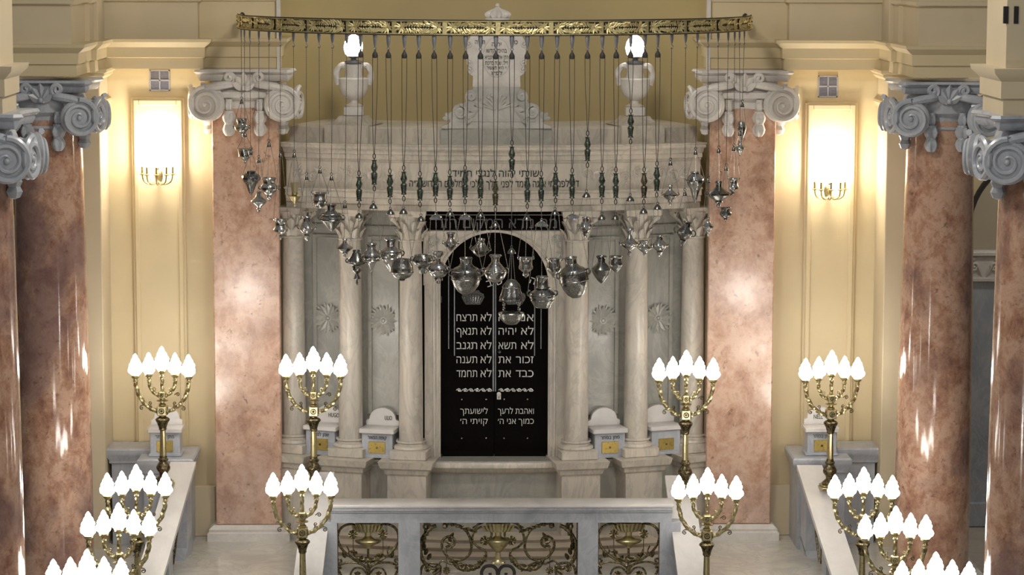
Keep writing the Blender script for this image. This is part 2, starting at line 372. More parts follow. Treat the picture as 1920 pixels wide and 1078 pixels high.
# ================================================================ THE SETTING
# ---- floor of the platform and of the nave below it
struct('floor', MB().box(-6.3, 6.3, Y(33.0), Y(38.6), -.3, 0), M['floor_marble'])
struct('floor_aisle_left', MB().box(-13, -6.3, Y(30.0), Y(40.2), -1.0, -.75), M['step_marble'])
struct('floor_aisle_right', MB().box(6.3, 13, Y(30.0), Y(40.2), -1.0, -.75), M['step_marble'])
struct('floor_nave', MB().box(-9, 9, Y(8), Y(33.0), -1.9, -1.5), M['floor_marble'])
ZP = zat(131, 35.7)                       # top of the capitals
XO = 2.90                                 # half width of the niche opening
ZW = 12.0
def mir(poly, s): return [(p[0]*s, p[1]) for p in (poly if s < 0 else poly[::-1])] if s > 0 else poly
for s, side in ((-1, 'left'), (1, 'right')):
    q = lambda px, d: abs(xat(px, d))      # measured on the left half
    xw0, xw1 = q(190, 36.05), q(392, 36.05)
    # wall face behind the sconce, and the pier beside it
    b = MB()
    lo, hi = sorted((s*XO, s*6.3)); b.box(lo, hi, Y(36.05), Y(36.6), 0, ZW)
    struct('wall_'+side, b, M['plaster'])
    lo, hi = sorted((s*q(192, 35.2), s*6.22))
    b = MB().box(lo, hi, Y(35.2), Y(36.05), -.2, ZW, bev=.01)
    struct('pier_wall_'+side, b, M['plaster_dim'])
    # capital mouldings of the pier
    zc0, zc1 = zat(203, 35.2), zat(131, 35.2)
    path = [(s*6.25, Y(35.2)), (s*q(192, 35.2), Y(35.2)), (s*q(192, 35.2), Y(36.05))]
    if s > 0: path = path[::-1]
    b = MB()
    b.sweep([(-.05, zc1), (.11, zc1), (.11, zc1-.035), (.075, zc1-.06), (.075, zc1-.085), (.02, zc1-.13), (-.05, zc1-.13)], path)
    b.sweep([(-.05, zc0+.10), (.05, zc0+.09), (.06, zc0+.06), (.04, zc0+.04), (.04, zc0), (-.05, zc0)], path)
    struct('trim_pier_'+side, b, M['plaster'])
    # entablature: lower tier with cornice, upper tier set back, broken forward over the column and the pier
    xc = 5.69
    def broken(grow):
        p = [(-7.4, Y(33.52)), (-xc+.44, Y(33.52)), (-xc+.44, Y(34.75)), (-q(188, 34.9), Y(34.75)), (-q(188, 34.9), Y(35.75)),
             (-q(386, 35.8), Y(35.75)), (-q(386, 35.8), Y(36.0)), (-XO+.012, Y(36.0)), (-XO+.012, Y(37.9))]
        return p if s < 0 else [(-x, y) for x, y in p][::-1]
    z0, z1 = zat(130, 35.75), zat(74, 35.75); h = z1-z0
    b = MB(); b.sweep([(-.4, z0), (0, z0), (0, z0+.36*h), (.025, z0+.38*h), (.03, z0+.72*h), (.06, z0+.78*h), (.115, z0+.9*h), (.125, z1), (-.4, z1)], broken(0))
    struct('trim_cornice_'+side, b, M['plaster'], 25)
    b = MB(); b.sweep([(-.5, z1-.02), (-.07, z1-.02), (-.07, zat(6, 35.75)), (-.02, zat(3, 35.75)), (-.02, zat(-3, 35.75)), (-.07, zat(-5, 35.75)), (-.07, ZW), (-.5, ZW)], broken(0))
    struct('wall_attic_'+side, b, M['plaster_dim'])
    # white strip painted in for the lit wall edge at the niche opening
    b = MB().box(s*(XO-.01)-.025, s*(XO-.01)+.025, Y(35.97), Y(36.03), ZP-.02, 10.2)
    struct('trim_lit_edge_'+side, b, M['white_marble'])
    # raised strip with sunk panel that carries the sconce
    pl, pr = (251, 350) if s < 0 else (1505, 1602)
    x0, x1 = xat(pl, 36.0), xat(pr, 36.0); zt = zat(184 if s < 0 else 191, 36.0); zb = .9
    b = MB()
    b.box(x0, x1, Y(35.985), Y(36.06), zb, zt, bev=.012)
    fr = .10
    for (a0, a1, c0, c1) in ((x0+.03, x0+fr, zb+.03, zt-.03), (x1-fr, x1-.03, zb+.03, zt-.03), (x0+fr, x1-fr, zt-fr, zt-.03), (x0+fr, x1-fr, zb+.03, zb+fr)):
        b.box(a0, a1, Y(35.955), Y(35.99), c0, c1, bev=.012)
    struct('trim_panel_'+side, b, M['plaster'])
    # low dado joint at the foot of the wall
    lo, hi = sorted((s*q(400, 36.0), s*q(205, 36.0)))
    b = MB().box(lo, hi, Y(35.93), Y(36.06), 0, zat(910, 35.95), bev=.012)
    struct('baseboard_'+side, b, M['plaster_dim'])
    # aisle wall far behind the columns, with an arched recess
    b = MB(); lo, hi = sorted((s*6.0, s*13)); b.box(lo, hi, Y(40.2), Y(40.5), -1.5, ZW)
    struct('wall_aisle_'+side, b, M['plaster'])
    ax = xat(-56, 40.1) if s < 0 else xat(1905, 40.1)
    ar = .75; az_ = zat(440, 40.1); zbot = zat(474, 40.1)
    outer = [(ax+ar*math.cos(t*PI/24), az_+1.41*ar*math.sin(t*PI/24)) for t in range(25)]
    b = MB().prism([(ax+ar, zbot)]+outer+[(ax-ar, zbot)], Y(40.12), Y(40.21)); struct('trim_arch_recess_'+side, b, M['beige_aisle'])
    b = MB().tube([(ax+ar, Y(40.13), zbot)]+[(x, Y(40.13), z) for x, z in outer]+[(ax-ar, Y(40.13), zbot)], .045, 6); struct('trim_arch_edge_'+side, b, M['iron'])
# concave wall of the niche
n = 40; ring = [(-XO*math.cos(PI*i/n), Y(36.5)+2.0*math.sin(PI*i/n)) for i in range(n+1)]
b = MB(); vs = []; fs = []
for (x, y) in ring: vs += [(x, y, 0), (x, y, ZW), (x*1.08, y+.25, 0), (x*1.08, y+.25, ZW)]
for i in range(n):
    a = i*4; c = a+4; fs += [(a, c, c+1, a+1), (a+2, a+3, c+3, c+2), (a+1, c+1, c+3, a+3)]
b.add(vs, [f for f in fs]); struct('wall_niche', b, M['plaster_apse'], 60)

# ================================================================ COLUMNS AND PILASTERS
def ball_at(mb, M_, r, n=10):
    k = 6; mb.lathe([(r*math.sin(PI*i/k) if 0 < i < k else 0, -r*math.cos(PI*i/k)) for i in range(k+1)], n, M_)
def volute2(mb, x, y, z, r, rot, side):
    Mx = T(x, y, z) @ RZ(rot); t = .085
    prof = [(0, -t), (r*.9, -t*.8), (r, -t*.5), (r*.93, 0), (r, t*.5), (r*.9, t*.8), (r*.25, t), (0, t)]
    mb.lathe(prof, 26, Mx @ RX(PI/2))
    sp = []
    for i in range(54):
        u = i/53; rr = r*.93*(1-u)**.85+.02; a = PI/2 - side*2*PI*2.25*u
        sp.append((rr*math.cos(a), -t-.004, rr*math.sin(a)))
    mb.tube(sp, [.034*(1-.55*i/53) for i in range(54)], 6, M=Mx)
    ball_at(mb, Mx @ T(0, -t, 0), .035)
def capital(root, cx, cy, zt, hw, hd, m, both):
    """angular Ionic capital: moulded concave abacus, corner volutes, palmette, hanging husks. hw/hd: half width and half depth of the shaft"""
    ab = MB(); dy = hd+.16; dx = hw+.20
    def conc(o):
        pts = []
        cs = [(-dx, -dy), (dx, -dy), (dx, dy), (-dx, dy)]
        for i in range(4):
            a = Vector(cs[i]); c_ = Vector(cs[(i+1) % 4]); e = (c_-a).normalized(); nn = Vector((e.y, -e.x))
            L = (c_-a).length
            for k in range(9):
                t = k/8; q = a+e*(.07+(L-.14)*t)+nn*(o-.10*math.sin(PI*t)*min(1, L/1.2)); pts.append((cx+q.x, cy+q.y))
        return pts
    levels = [(0.0, zt), (.02, zt-.03), (.0, zt-.05), (-.03, zt-.065), (-.03, zt-.10), (-.06, zt-.15)]
    rings = [conc(o) for o, z in levels]; vs = []; fs = []
    for rg, (o, z) in zip(rings, levels): vs += [(x, y, z) for x, y in rg]
    nn = len(rings[0])
    for k in range(len(levels)-1):
        for i in range(nn): j = (i+1) % nn; fs.append((k*nn+j, k*nn+i, k*nn+nn+i, k*nn+nn+j))
    fs.append(tuple(range(nn))); fs.append(tuple(range(len(vs)-1, len(vs)-nn-1, -1)))
    ab.add(vs, fs)
    core = MB()
    if both: core.lathe([(hw*.99, zt-.62), (hw*1.06, zt-.60), (hw*1.0, zt-.57), (hw*1.0, zt-.45), (hw*1.16, zt-.40), (hw*1.2, zt-.30), (hw*1.05, zt-.14)], 36, T(cx, cy, 0))
    else: core.box(cx-hw*1.01, cx+hw*1.01, cy-hd-.02, cy+hd, zt-.52, zt-.12, bev=.02); core.box(cx-hw*.9, cx+hw*.9, cy-hd-.10, cy+hd, zt-.40, zt-.27, bev=.04)
    cap = core.build('capital', m, root)
    ab.build('abacus', m, cap)
    r = .23
    signs = [(-1, -1), (1, -1)]+([(-1, 1), (1, 1)] if both else [])
    for (sx_, sy_) in signs:
        vb = MB(); vx = cx+sx_*(hw+.06); vy = cy+sy_*(hd+.03)
        if sy_ < 0:
            volute2(vb, vx-sx_*.02, vy-.08, zt-.46, r, sx_*math.radians(14), sx_)
            volute2(vb, vx+sx_*.13, vy+.09, zt-.45, r*.93, sx_*math.radians(78), -sx_)
        else:
            volute2(vb, vx+sx_*.10, vy-.03, zt-.46, r*.98, sx_*math.radians(114), sx_)
        # leaf sleeve that ties the volute to the palmette
        if sy_ < 0:
            vb.tube(smooth([(cx+sx_*.14, cy-hd-.10, zt-.20), (cx+sx_*(hw*.55), cy-hd-.15, zt-.20), (vx-sx_*.02, vy-.12, zt-.25), (vx+sx_*.12, vy-.09, zt-.34)], 5), [.03+.025*math.sin(PI*i/15) for i in range(16)], 8)
            for k in range(3): vb.leaf(.16, .09, .7, .3, T(vx-sx_*(.20-.09*k), vy-.10, zt-.31+.02*k) @ RY(sx_*(1.2-.3*k)))
        vb.build('volute', m, cap)
    pm = MB(); py = cy-hd-.17
    for k, a in enumerate((-1.1, -.55, 0, .55, 1.1)): pm.leaf(.25-.035*abs(k-2), .125, .5, .4, T(cx, py+.06, zt-.25) @ RY(a))
    pm.ball((cx, py, zt-.24), .035, 10)
    for sx_ in (-1, 1):
        pm.tube([(cx+sx_*x, py+.06, z) for x, _, z in spiral(.20, zt-.11, .085, .02, -PI*.7, -1.4, 18)] , .03, 6)
        pm.tube([(cx+sx_*x, py+.06, zt+z) for x, z in ((.02, -.27), (.08, -.22), (.13, -.17))], .022, 6)
    pm.build('palmette', m, cap)
    gx = hw*.46
    spots = [(-gx, -1), (gx, -1)]
    for (xx, sy_) in spots:
        g = MB(); yy = cy-(hd*(.9 if both else 1)+.09)
        for k in range(3):
            zz = zt-.40-.155*k; rr = (.055, .085, .082)[k]
            g.lathe([(0, zz-.175), (rr*.5, zz-.17), (rr*.85, zz-.13), (rr, zz-.08), (rr*.8, zz-.03), (rr*.55, zz)], 20, T(cx+xx, yy, 0), flute=5, amp=.17, tw=3)
            for j in range(6):
                a_ = PI+j*PI/5; g.leaf(.15, .075, .7, .45, T(cx+xx+rr*.72*math.cos(a_), yy+rr*.72*math.sin(a_), zz+.01) @ RZ(a_+PI/2) @ RX(PI))
        g.build('husk_garland', m, cap)
    for sx_ in (-1, 1):
        g = MB(); zz = zt-.62
        for k in range(2): g.lathe([(0, zz-.16-.1*k), (.05, zz-.14-.1*k), (.075, zz-.08-.1*k), (.05, zz-.02-.1*k), (.03, zz+.02-.1*k)], 12, T(cx+sx_*(hw+.05), cy-hd*.35, 0), flute=5, amp=.15)
        g.build('corner_bud', m, cap)
    return cap
for s, px0, px1, lab in ((-1, 400, 525, 'flat polished rose marble pilaster to the left of the marble ark, with white scrolled capital'),
                         (1, 1327.5, 1451, 'flat polished rose marble pilaster to the right of the marble ark, with white scrolled capital')):
    x0, x1 = xat(px0, 35.7), xat(px1, 35.7); cx = (x0+x1)/2; hw = (x1-x0)/2; cy = Y(35.872); hd = .172
    r = thing('marble_pilaster', (cx, cy, 0), lab, 'pilaster', 'rose pilasters beside the ark')
    zb = zat(983, 35.7)
    MB().box(x0, x1, cy-hd, cy+hd, zb, ZP-.5, bev=.015).build('shaft', M['rose_pale'], r)
    pb = MB(); pth = [(x0-.03, cy+hd), (x0-.03, cy-hd-.03), (x1+.03, cy-hd-.03), (x1+.03, cy+hd)]
    pb.sweep([(-.3, 0), (.08, 0), (.08, zb*.52), (.055, zb*.60), (.06, zb*.75), (.02, zb*.92), (0, zb), (-.3, zb)], pth)
    pb.box(x0+.02, x1-.02, cy-hd+.02, cy+hd, 0, zb-.004)
    pb.build('base_plinth', M['white_marble'], r)
    capital(r, cx, cy, ZP, hw, hd, M['white_marble'], False)
for (cx, d, lab) in ((-5.69, 34.0, 'round polished rose marble column at the left, standing before the yellow wall'),
                     (5.69, 34.0, 'round polished rose marble column at the right, standing before the yellow wall'),
                     (-5.42, 27.0, 'round rose marble column cut by the left edge, nearest to the viewer'),
                     (5.47, 27.0, 'round rose marble column cut by the right edge, nearest to the viewer')):
    cy = Y(d); r = thing('round_column', (cx, cy, -1.5), lab, 'column', 'rose columns along the nave')
    r0, r1 = .485, .425
    ztop = ZP-.05
    prof = [(r0*1.3, -1.5), (r0*1.3, -1.3), (r0*1.22, -1.2), (r0*1.1, -1.15), (r0*1.02, -1.1)]
    MB().lathe([(r0*1.32, -1.5), (r0*1.32, -1.32), (r0*1.36, -1.26), (r0*1.3, -1.18), (r0*1.12, -1.12), (r0*1.16, -1.06), (r0*1.02, -1.0)], 40, T(cx, cy, 0)).build('column_base', M['white_marble'], r)
    MB().lathe([(r0+(r1-r0)*(max(0, (t-.25)/.75))**1.5, -1.02+(ztop-.5+1.02)*t) for t in [i/12 for i in range(13)]], 56, T(cx, cy, 0)).build('shaft', M['rose'], r)
    capital(r, cx, cy, ztop, r1, r1, M['blue_marble'] if d > 30 else M['blue_marble'], True)  # white capitals coloured bluish grey to carry the dim, cool light on them
# impost block with cornice above the two nearest columns
for s, side in ((-1, 'left'), (1, 'right')):
    cx, d = (5.47 if s > 0 else 5.42)*s, 27.0; z0 = ZP-.05
    w_ = .52 if s > 0 else .42
    p = [(cx-w_, Y(d)-w_), (cx+w_, Y(d)-w_), (cx+w_, Y(d)+w_), (cx-w_, Y(d)+w_)]
    b = MB(); b.sweep([(-.3, z0), (0, z0), (.0, z0+.16), (.03, z0+.17), (.03, z0+.34), (.11, z0+.42), (.12, z0+.47), (-.3, z0+.47)], p, closed=True)
    b.sweep([(-.3, z0+.47), (-.02, z0+.47), (-.02, z0+1.25), (.03, z0+1.28), (.10, z0+1.4), (.12, z0+1.5), (-.3, z0+1.5)], p, closed=True)
    w_ -= .025; b.box(cx-w_, cx+w_, Y(d)-w_, Y(d)+w_, z0+.01, z0+3)
    struct('trim_impost_'+side, b, M['plaster_dim'])
# grey pilaster seen in each aisle between the columns
for s, px, lab in ((-1, 14, 'bluish grey marble pilaster far back in the left aisle between the columns'), (1, 1846, 'bluish grey marble pilaster with white carved capital far back in the right aisle')):
    cx = xat(px, 39.8); cy = Y(39.9); zt = zat(472, 39.8); zk = zat(525, 39.8)
    r = thing('aisle_pilaster', (cx, cy, -.75), lab, 'pilaster')
    b = MB().box(cx-.26, cx+.26, cy, cy+.29, -.75, zk); b.box(cx-.30, cx+.30, cy-.04, cy+.29, -.75, zat(945, 39.8), bev=.03); b.build('shaft', M['blue_marble'], r)
    c = MB().box(cx-.29, cx+.29, cy-.05, cy+.29, zk, zt-.07, bev=.02); c.box(cx-.34, cx+.34, cy-.10, cy+.29, zt-.07, zt, bev=.02); c.box(cx-.30, cx+.30, cy-.07, cy+.29, zk-.03, zk+.03, bev=.012)
    c.build('capital', M['white_marble'], r)
    sc = MB()
    for k in (-1, 1):
        sc.tube(spiral(cx+k*.15, (zk+zt)/2, .11, .02, PI/2, -k*1.6, 22, cy-.06), .022, 6)
        sc.leaf(.2, .08, .5, .3, T(cx+k*.03, cy-.05, zk+.05) @ RY(k*.5))
    sc.build('carved_scroll', M['white_marble'], r)
# ================================================================ THE MARBLE ARK (bows out towards the viewer)
RA = 6.5; DA = 35.4; YC = Y(DA)+RA; AM = .446
def apt(s, out): a = s/RA; return ((RA+out)*math.sin(a), YC-(RA+out)*math.cos(a))
def apath(s0, s1, n=None):
    n = n or max(2, int(abs(s1-s0)*8)); return [apt(s0+(s1-s0)*i/n, 0) for i in range(n+1)]
def afr(s, out, z=0):                      # frame standing on the arc: local -Y points out of it
    x, y = apt(s, out); return T(x, y, z) @ RZ(s/RA)
def az(py, d=DA): return zat(py, d, 927)
SM = AM*RA
ark = thing('torah_ark', (0, Y(DA), 0), 'bowed cream marble ark with columns and black double door, at the centre of the wall', 'ark')
AMB = M['ark_marble']
# --- plinth wall and ledge
zl = az(866); zs = az(885)
b = MB(); b.sweep([(-.8, 0), (-.14, 0), (-.14, zs), (-.10, zs+.02), (-.10, zs+.05), (-.02, zl-.05), (.0, zl-.02), (-.02, zl), (-.8, zl)], apath(-SM, SM, 60))
b.build('plinth', M['grey_marble'], ark)
b = MB(); b.sweep([(-.3, zl-.01), (.02, zl-.01), (.05, zl-.05), (.05, zl-.08), (-.02, zs+.0), (-.08, zs-.04), (-.3, zs-.04)], apath(-.86, .86, 20)); b.build('door_sill', AMB, ark)
b = MB(); b.sweep([(-.3, zs-.36), (-.09, zs-.36), (-.09, 0.0), (-.3, 0.0)], apath(-.9, .9, 20)); b.build('plinth_base', M['grey_marble'], ark)
# --- columns on pedestals
zcap = az(397); zneck = az(456); zbase = az(832); zpl = az(862)
C_S = [math.asin(x/RA)*RA for x in (1.135, 1.97, 2.77)]
def ark_column(s):
    fr = afr(s, -.10); rt, rb = .147, .163
    col_ = MB(); col_.lathe([(rb*1.0, zbase), (rb, zbase+.5)]+[(rb+(rt-rb)*(t/8), zbase+.5+(zneck-zbase-.5)*t/8) for t in range(1, 9)]+[(rt*1.12, zneck+.01), (rt*1.12, zneck+.03), (rt, zneck+.04)], 36, fr)
    c = col_.build('ark_column', AMB, ark, sharp=30)
    bs = MB(); bs.lathe([(.225, zpl+.11), (.24, zpl+.14), (.225, zpl+.17), (.19, zpl+.185), (.185, zpl+.205), (.205, zpl+.22), (.2, zpl+.245), (rb, zbase+.01)], 32, fr)
    bs.box(-.25, .25, -.25, .25, zpl, zpl+.12, fr, .012); bs.build('column_base', AMB, c)
    cp = MB(); hc = zcap-zneck
    cp.lathe([(rt, zneck+.03), (rt*1.0, zneck+.2*hc), (rt*1.08, zneck+.55*hc), (rt*1.35, zneck+.8*hc), (rt*1.5, zneck+.88*hc)], 20, fr)
    n = 8
    for row, (zz, L, ww) in enumerate(((zneck+.03, .19, .11), (zneck+.13, .2, .11))):
        for k in range(n):
            a = 2*PI*(k+.5*row)/n; cp.leaf(L, ww, .75, .3, fr @ RZ(a) @ T(0, -rt*1.0, zz))
    for k in range(4):
        a = PI/4+k*PI/2; F2 = fr @ RZ(a)
        cp.tube([(0, -(rt*1.15+ .16*t), zneck+hc*(.45+.4*t)) for t in (0, .3, .6, .9)], [.016, .02, .024, .028], 6, M=F2)
        cp.tube([(0, -(rt+.12)+y, z) for y, _, z in spiral(0, zneck+.80*hc, .055, .015, PI, 1.4, 14)], .02, 6, M=F2)
    d_ = .245; pts = []
    for i in range(4):
        a0 = PI/4+i*PI/2-PI/2
        for k in range(7):
            t = k/6; p = Vector((-d_+2*d_*t, -d_+.05*math.sin(PI*t))); q = Matrix.Rotation(i*PI/2, 2) @ p; pts.append((q.x, q.y))
    vs = [(x, y, zcap-.075) for x, y in pts]+[(x*1.05, y*1.05, zcap-.01) for x, y in pts]+[(x*1.05, y*1.05, zcap+.005) for x, y in pts]; k = len(pts)
    fs = [tuple(range(k-1, -1, -1)), tuple(range(2*k, 3*k))]
    for rr in range(2):
        for i in range(k): j = (i+1) % k; fs.append((rr*k+i, rr*k+j, rr*k+k+j, rr*k+k+i))
    cp.add(vs, fs, fr)
    cp.build('capital', AMB, c)
    # pedestal
    hw_, hf = .315, .34
    F = afr(s, 0); p = MB(); pl = [(-hw_+.05, .3), (-hw_+.05, -hf+.06+.06), (hw_-.05, -hf+.12), (hw_-.05, .3)]
    zc = zpl; p.sweep([(-.2, 0), (0, 0), (0, zc-.20), (.03, zc-.17), (.035, zc-.12), (.085, zc-.09), (.10, zc-.035), (.11, zc), (-.2, zc)], pl, M=F)
    p.box(-hw_+.06, hw_-.06, -hf+.14, .3, 0, zc-.003, F)
    p.build('pedestal', AMB, ark)
for s in C_S: ark_column(-s); ark_column(s)
# --- back wall of the bays, framed panels, rosettes
zt_ = az(396)
for sg in (-1, 1):
    a, c_ = (-SM, -1.11) if sg < 0 else (1.11, SM)
    b = MB(); b.sweep([(-.75, zl-.02), (-.42, zl-.02), (-.42, zt_+.05), (-.75, zt_+.05)], apath(a, c_)); b.build('back_wall', M['grey_marble'], ark)
    b = MB(); b.sweep([(-.5, az(441)), (-.39, az(441)), (-.385, az(437)), (-.40, az(432)), (-.5, az(432))], apath(a, c_)); b.build('wall_moulding', M['grey_marble'], ark)
    for (i, j) in ((0, 1), (1, 2)):
        s0, s1 = C_S[i]+.24, C_S[j]-.16
        if sg < 0: s0, s1 = -s1, -s0
        z0, z1 = az(792), az(452); w_ = .055
        pf = [(-.45, 0), (-.395, 0), (-.375, .018), (-.39, .035), (-.395, w_), (-.45, w_)]
        f = MB()
        for zz in (z0, z1-w_): f.sweep([(o, zz+h_) for o, h_ in pf], apath(s0, s1, 8))
        for ss in (s0, s1-w_): f.sweep([(-.45, z0), (-.39, z0), (-.38, z0+.01), (-.38, z1-.01), (-.39, z1), (-.45, z1)], apath(ss, ss+w_, 2))
        f.build('panel_frame', M['grey_marble'], ark)
        fl = MB(); F = afr((s0+s1)/2, -.415, az(612))
        for k in range(12):
            A_ = 2*PI*k/12; fl.leaf(.155, .085, .25, .22, F @ T(0, -.012, 0) @ RY(A_) @ T(0, 0, .05))
        for k in range(12):
            A_ = 2*PI*(k+.5)/12; fl.leaf(.20, .05, .15, .2, F @ T(0, -.004, 0) @ RY(A_) @ T(0, 0, .03))
        fl.lathe([(.055, 0), (.05, .02), (.03, .022), (.03, .012), (.02, .03), (0, .034)], 16, F @ RX(PI/2))
        fl.build('rosette', M['grey_marble'], ark)
# --- door bay: jambs, arch, spandrels, lintel
DD = 35.75                                   # plane of the door
F0 = T(0, Y(DD), 0)
xl, xr = xat(826, DD), xat(1028, DD); dc = (xl+xr)/2; hwid = (xr-xl)/2
jl, jr = xat(796, DD), xat(1060, DD); zbot = az(861, DD-.1); zlt = az(430, DD)
zsp = az(533, DD); zap = az(434, DD)
b = MB(); b.box(jl-.13, jr+.13, Y(DD)+.24, Y(DD)+.5, zbot-.02, zlt+.4); b.build('gap_shade_back', M['ink_shade'], ark)  # black sheet stands in for the shade in the gaps beside the jambs
def archp(rx, rz, n=28): return [(dc+rx*math.cos(PI*i/n), zsp+rz*math.sin(PI*i/n)) for i in range(n+1)]
b = MB()
inner = archp(hwid, zap-zsp)
top = az(430, DD)-.005
# one slab with the arched opening
outer = [(jr, zbot), (jr, top), (jl, top), (jl, zbot)]
poly = [(jr, zbot)]+[(jr, top)]+[(jl, top)]+[(jl, zbot), (xl, zbot)]+inner[::-1]+[(xr, zbot)]
yf, yb = Y(DD)-.10, Y(DD)+.12
# built as strips so that the opening stays open
n = len(inner)-1
vs = []; fs = []
for y in (yf, yb):
    for i in range(n+1):
        x, z = inner[i]; t = i/n; ox = jr if z < 0 else 0
        a_ = PI*i/n; ex = dc+(jr-dc)*max(-1, min(1, 1.45*math.cos(a_))); ez = zsp+(top-zsp)*min(1, 1.35*math.sin(a_)) if 0 < i < n else zsp
        vs += [(x, y, z), (ex, y, ez)]
m_ = 2*(n+1)
for i in range(n):
    a_ = 2*i; fs += [(a_, a_+1, a_+3, a_+2), (m_+a_, m_+a_+2, m_+a_+3, m_+a_+1), (a_, a_+2, m_+a_+2, m_+a_)]
b.add(vs, fs)
b.box(jl, xl, yf, yb, zbot, zsp); b.box(xr, jr, yf, yb, zbot, zsp)
df = b.build('door_frame', AMB, ark)
# stepped mouldings on the jambs and the arch
mo = MB()
for k, (g0, g1, dz) in enumerate(((.012, .035, .022), (.05, .085, .012), (.10, .118, .018))):
    A = [(xl-g1, zbot)]+[(dc-(hwid+g1)*math.cos(PI*i/28), zsp+(zap-zsp+g1*.25)*math.sin(PI*i/28)) for i in range(29)]+[(xr+g1, zbot)]
    mo.tube([(x, yf, z) for x, z in A], (g1-g0)*.55, 8)
mo.build('arch_moulding', AMB, df)
sp_ = MB()
for sg in (-1, 1):
    cx_, cz_ = dc+sg*(jr-dc-.13), top-.13
    sp_.tube(spiral(cx_, cz_, .085, .015, 0, sg*1.6, 26, yf-.006), .012, 6)
    sp_.tube(smooth([(cx_+sg*.07, yf-.006, cz_), (cx_+sg*.085, yf-.006, cz_-.14), (cx_+sg*.07, yf-.006, cz_-.24)], 5), .011, 6)
    for k in range(5): sp_.leaf(.09, .045, .4, .3, T(cx_, yf-.005, cz_) @ RY(k*1.256+.3))
    for k in range(3): sp_.leaf(.08, .04, .4, .3, T(cx_+sg*.07, yf-.003, cz_-.12-.04*k) @ RY(-sg*(1.0+.6*k)))
sp_.build('spandrel_carving', M['grey_marble'], df)
# lintel, black with raised grey letters
l0, l1 = az(431, DD-.12), az(401, DD-.12)
xla, xlb = xat(797, DD-.1), xat(1060, DD-.1)
lt = MB().box(xla, xlb, Y(DD)-.13, Y(DD)+.2, l0, l1+.08, bev=.006).build('lintel', M['door'], ark)
b = MB(); text_mb(b, 'מה נורא המקום הזה', (xla+xlb)/2+.01, Y(DD)-.135, az(427.5, DD-.13), width=xat(1052, DD)-xat(826, DD), height=.125, bold=.02); b.build('inscription', M['letter_grey'], lt)
MB().tube([(xla, Y(DD)-.14, l1-.012), (xlb, Y(DD)-.14, l1-.012)], .006, 6).build('silver_bead', M['silver'], lt)
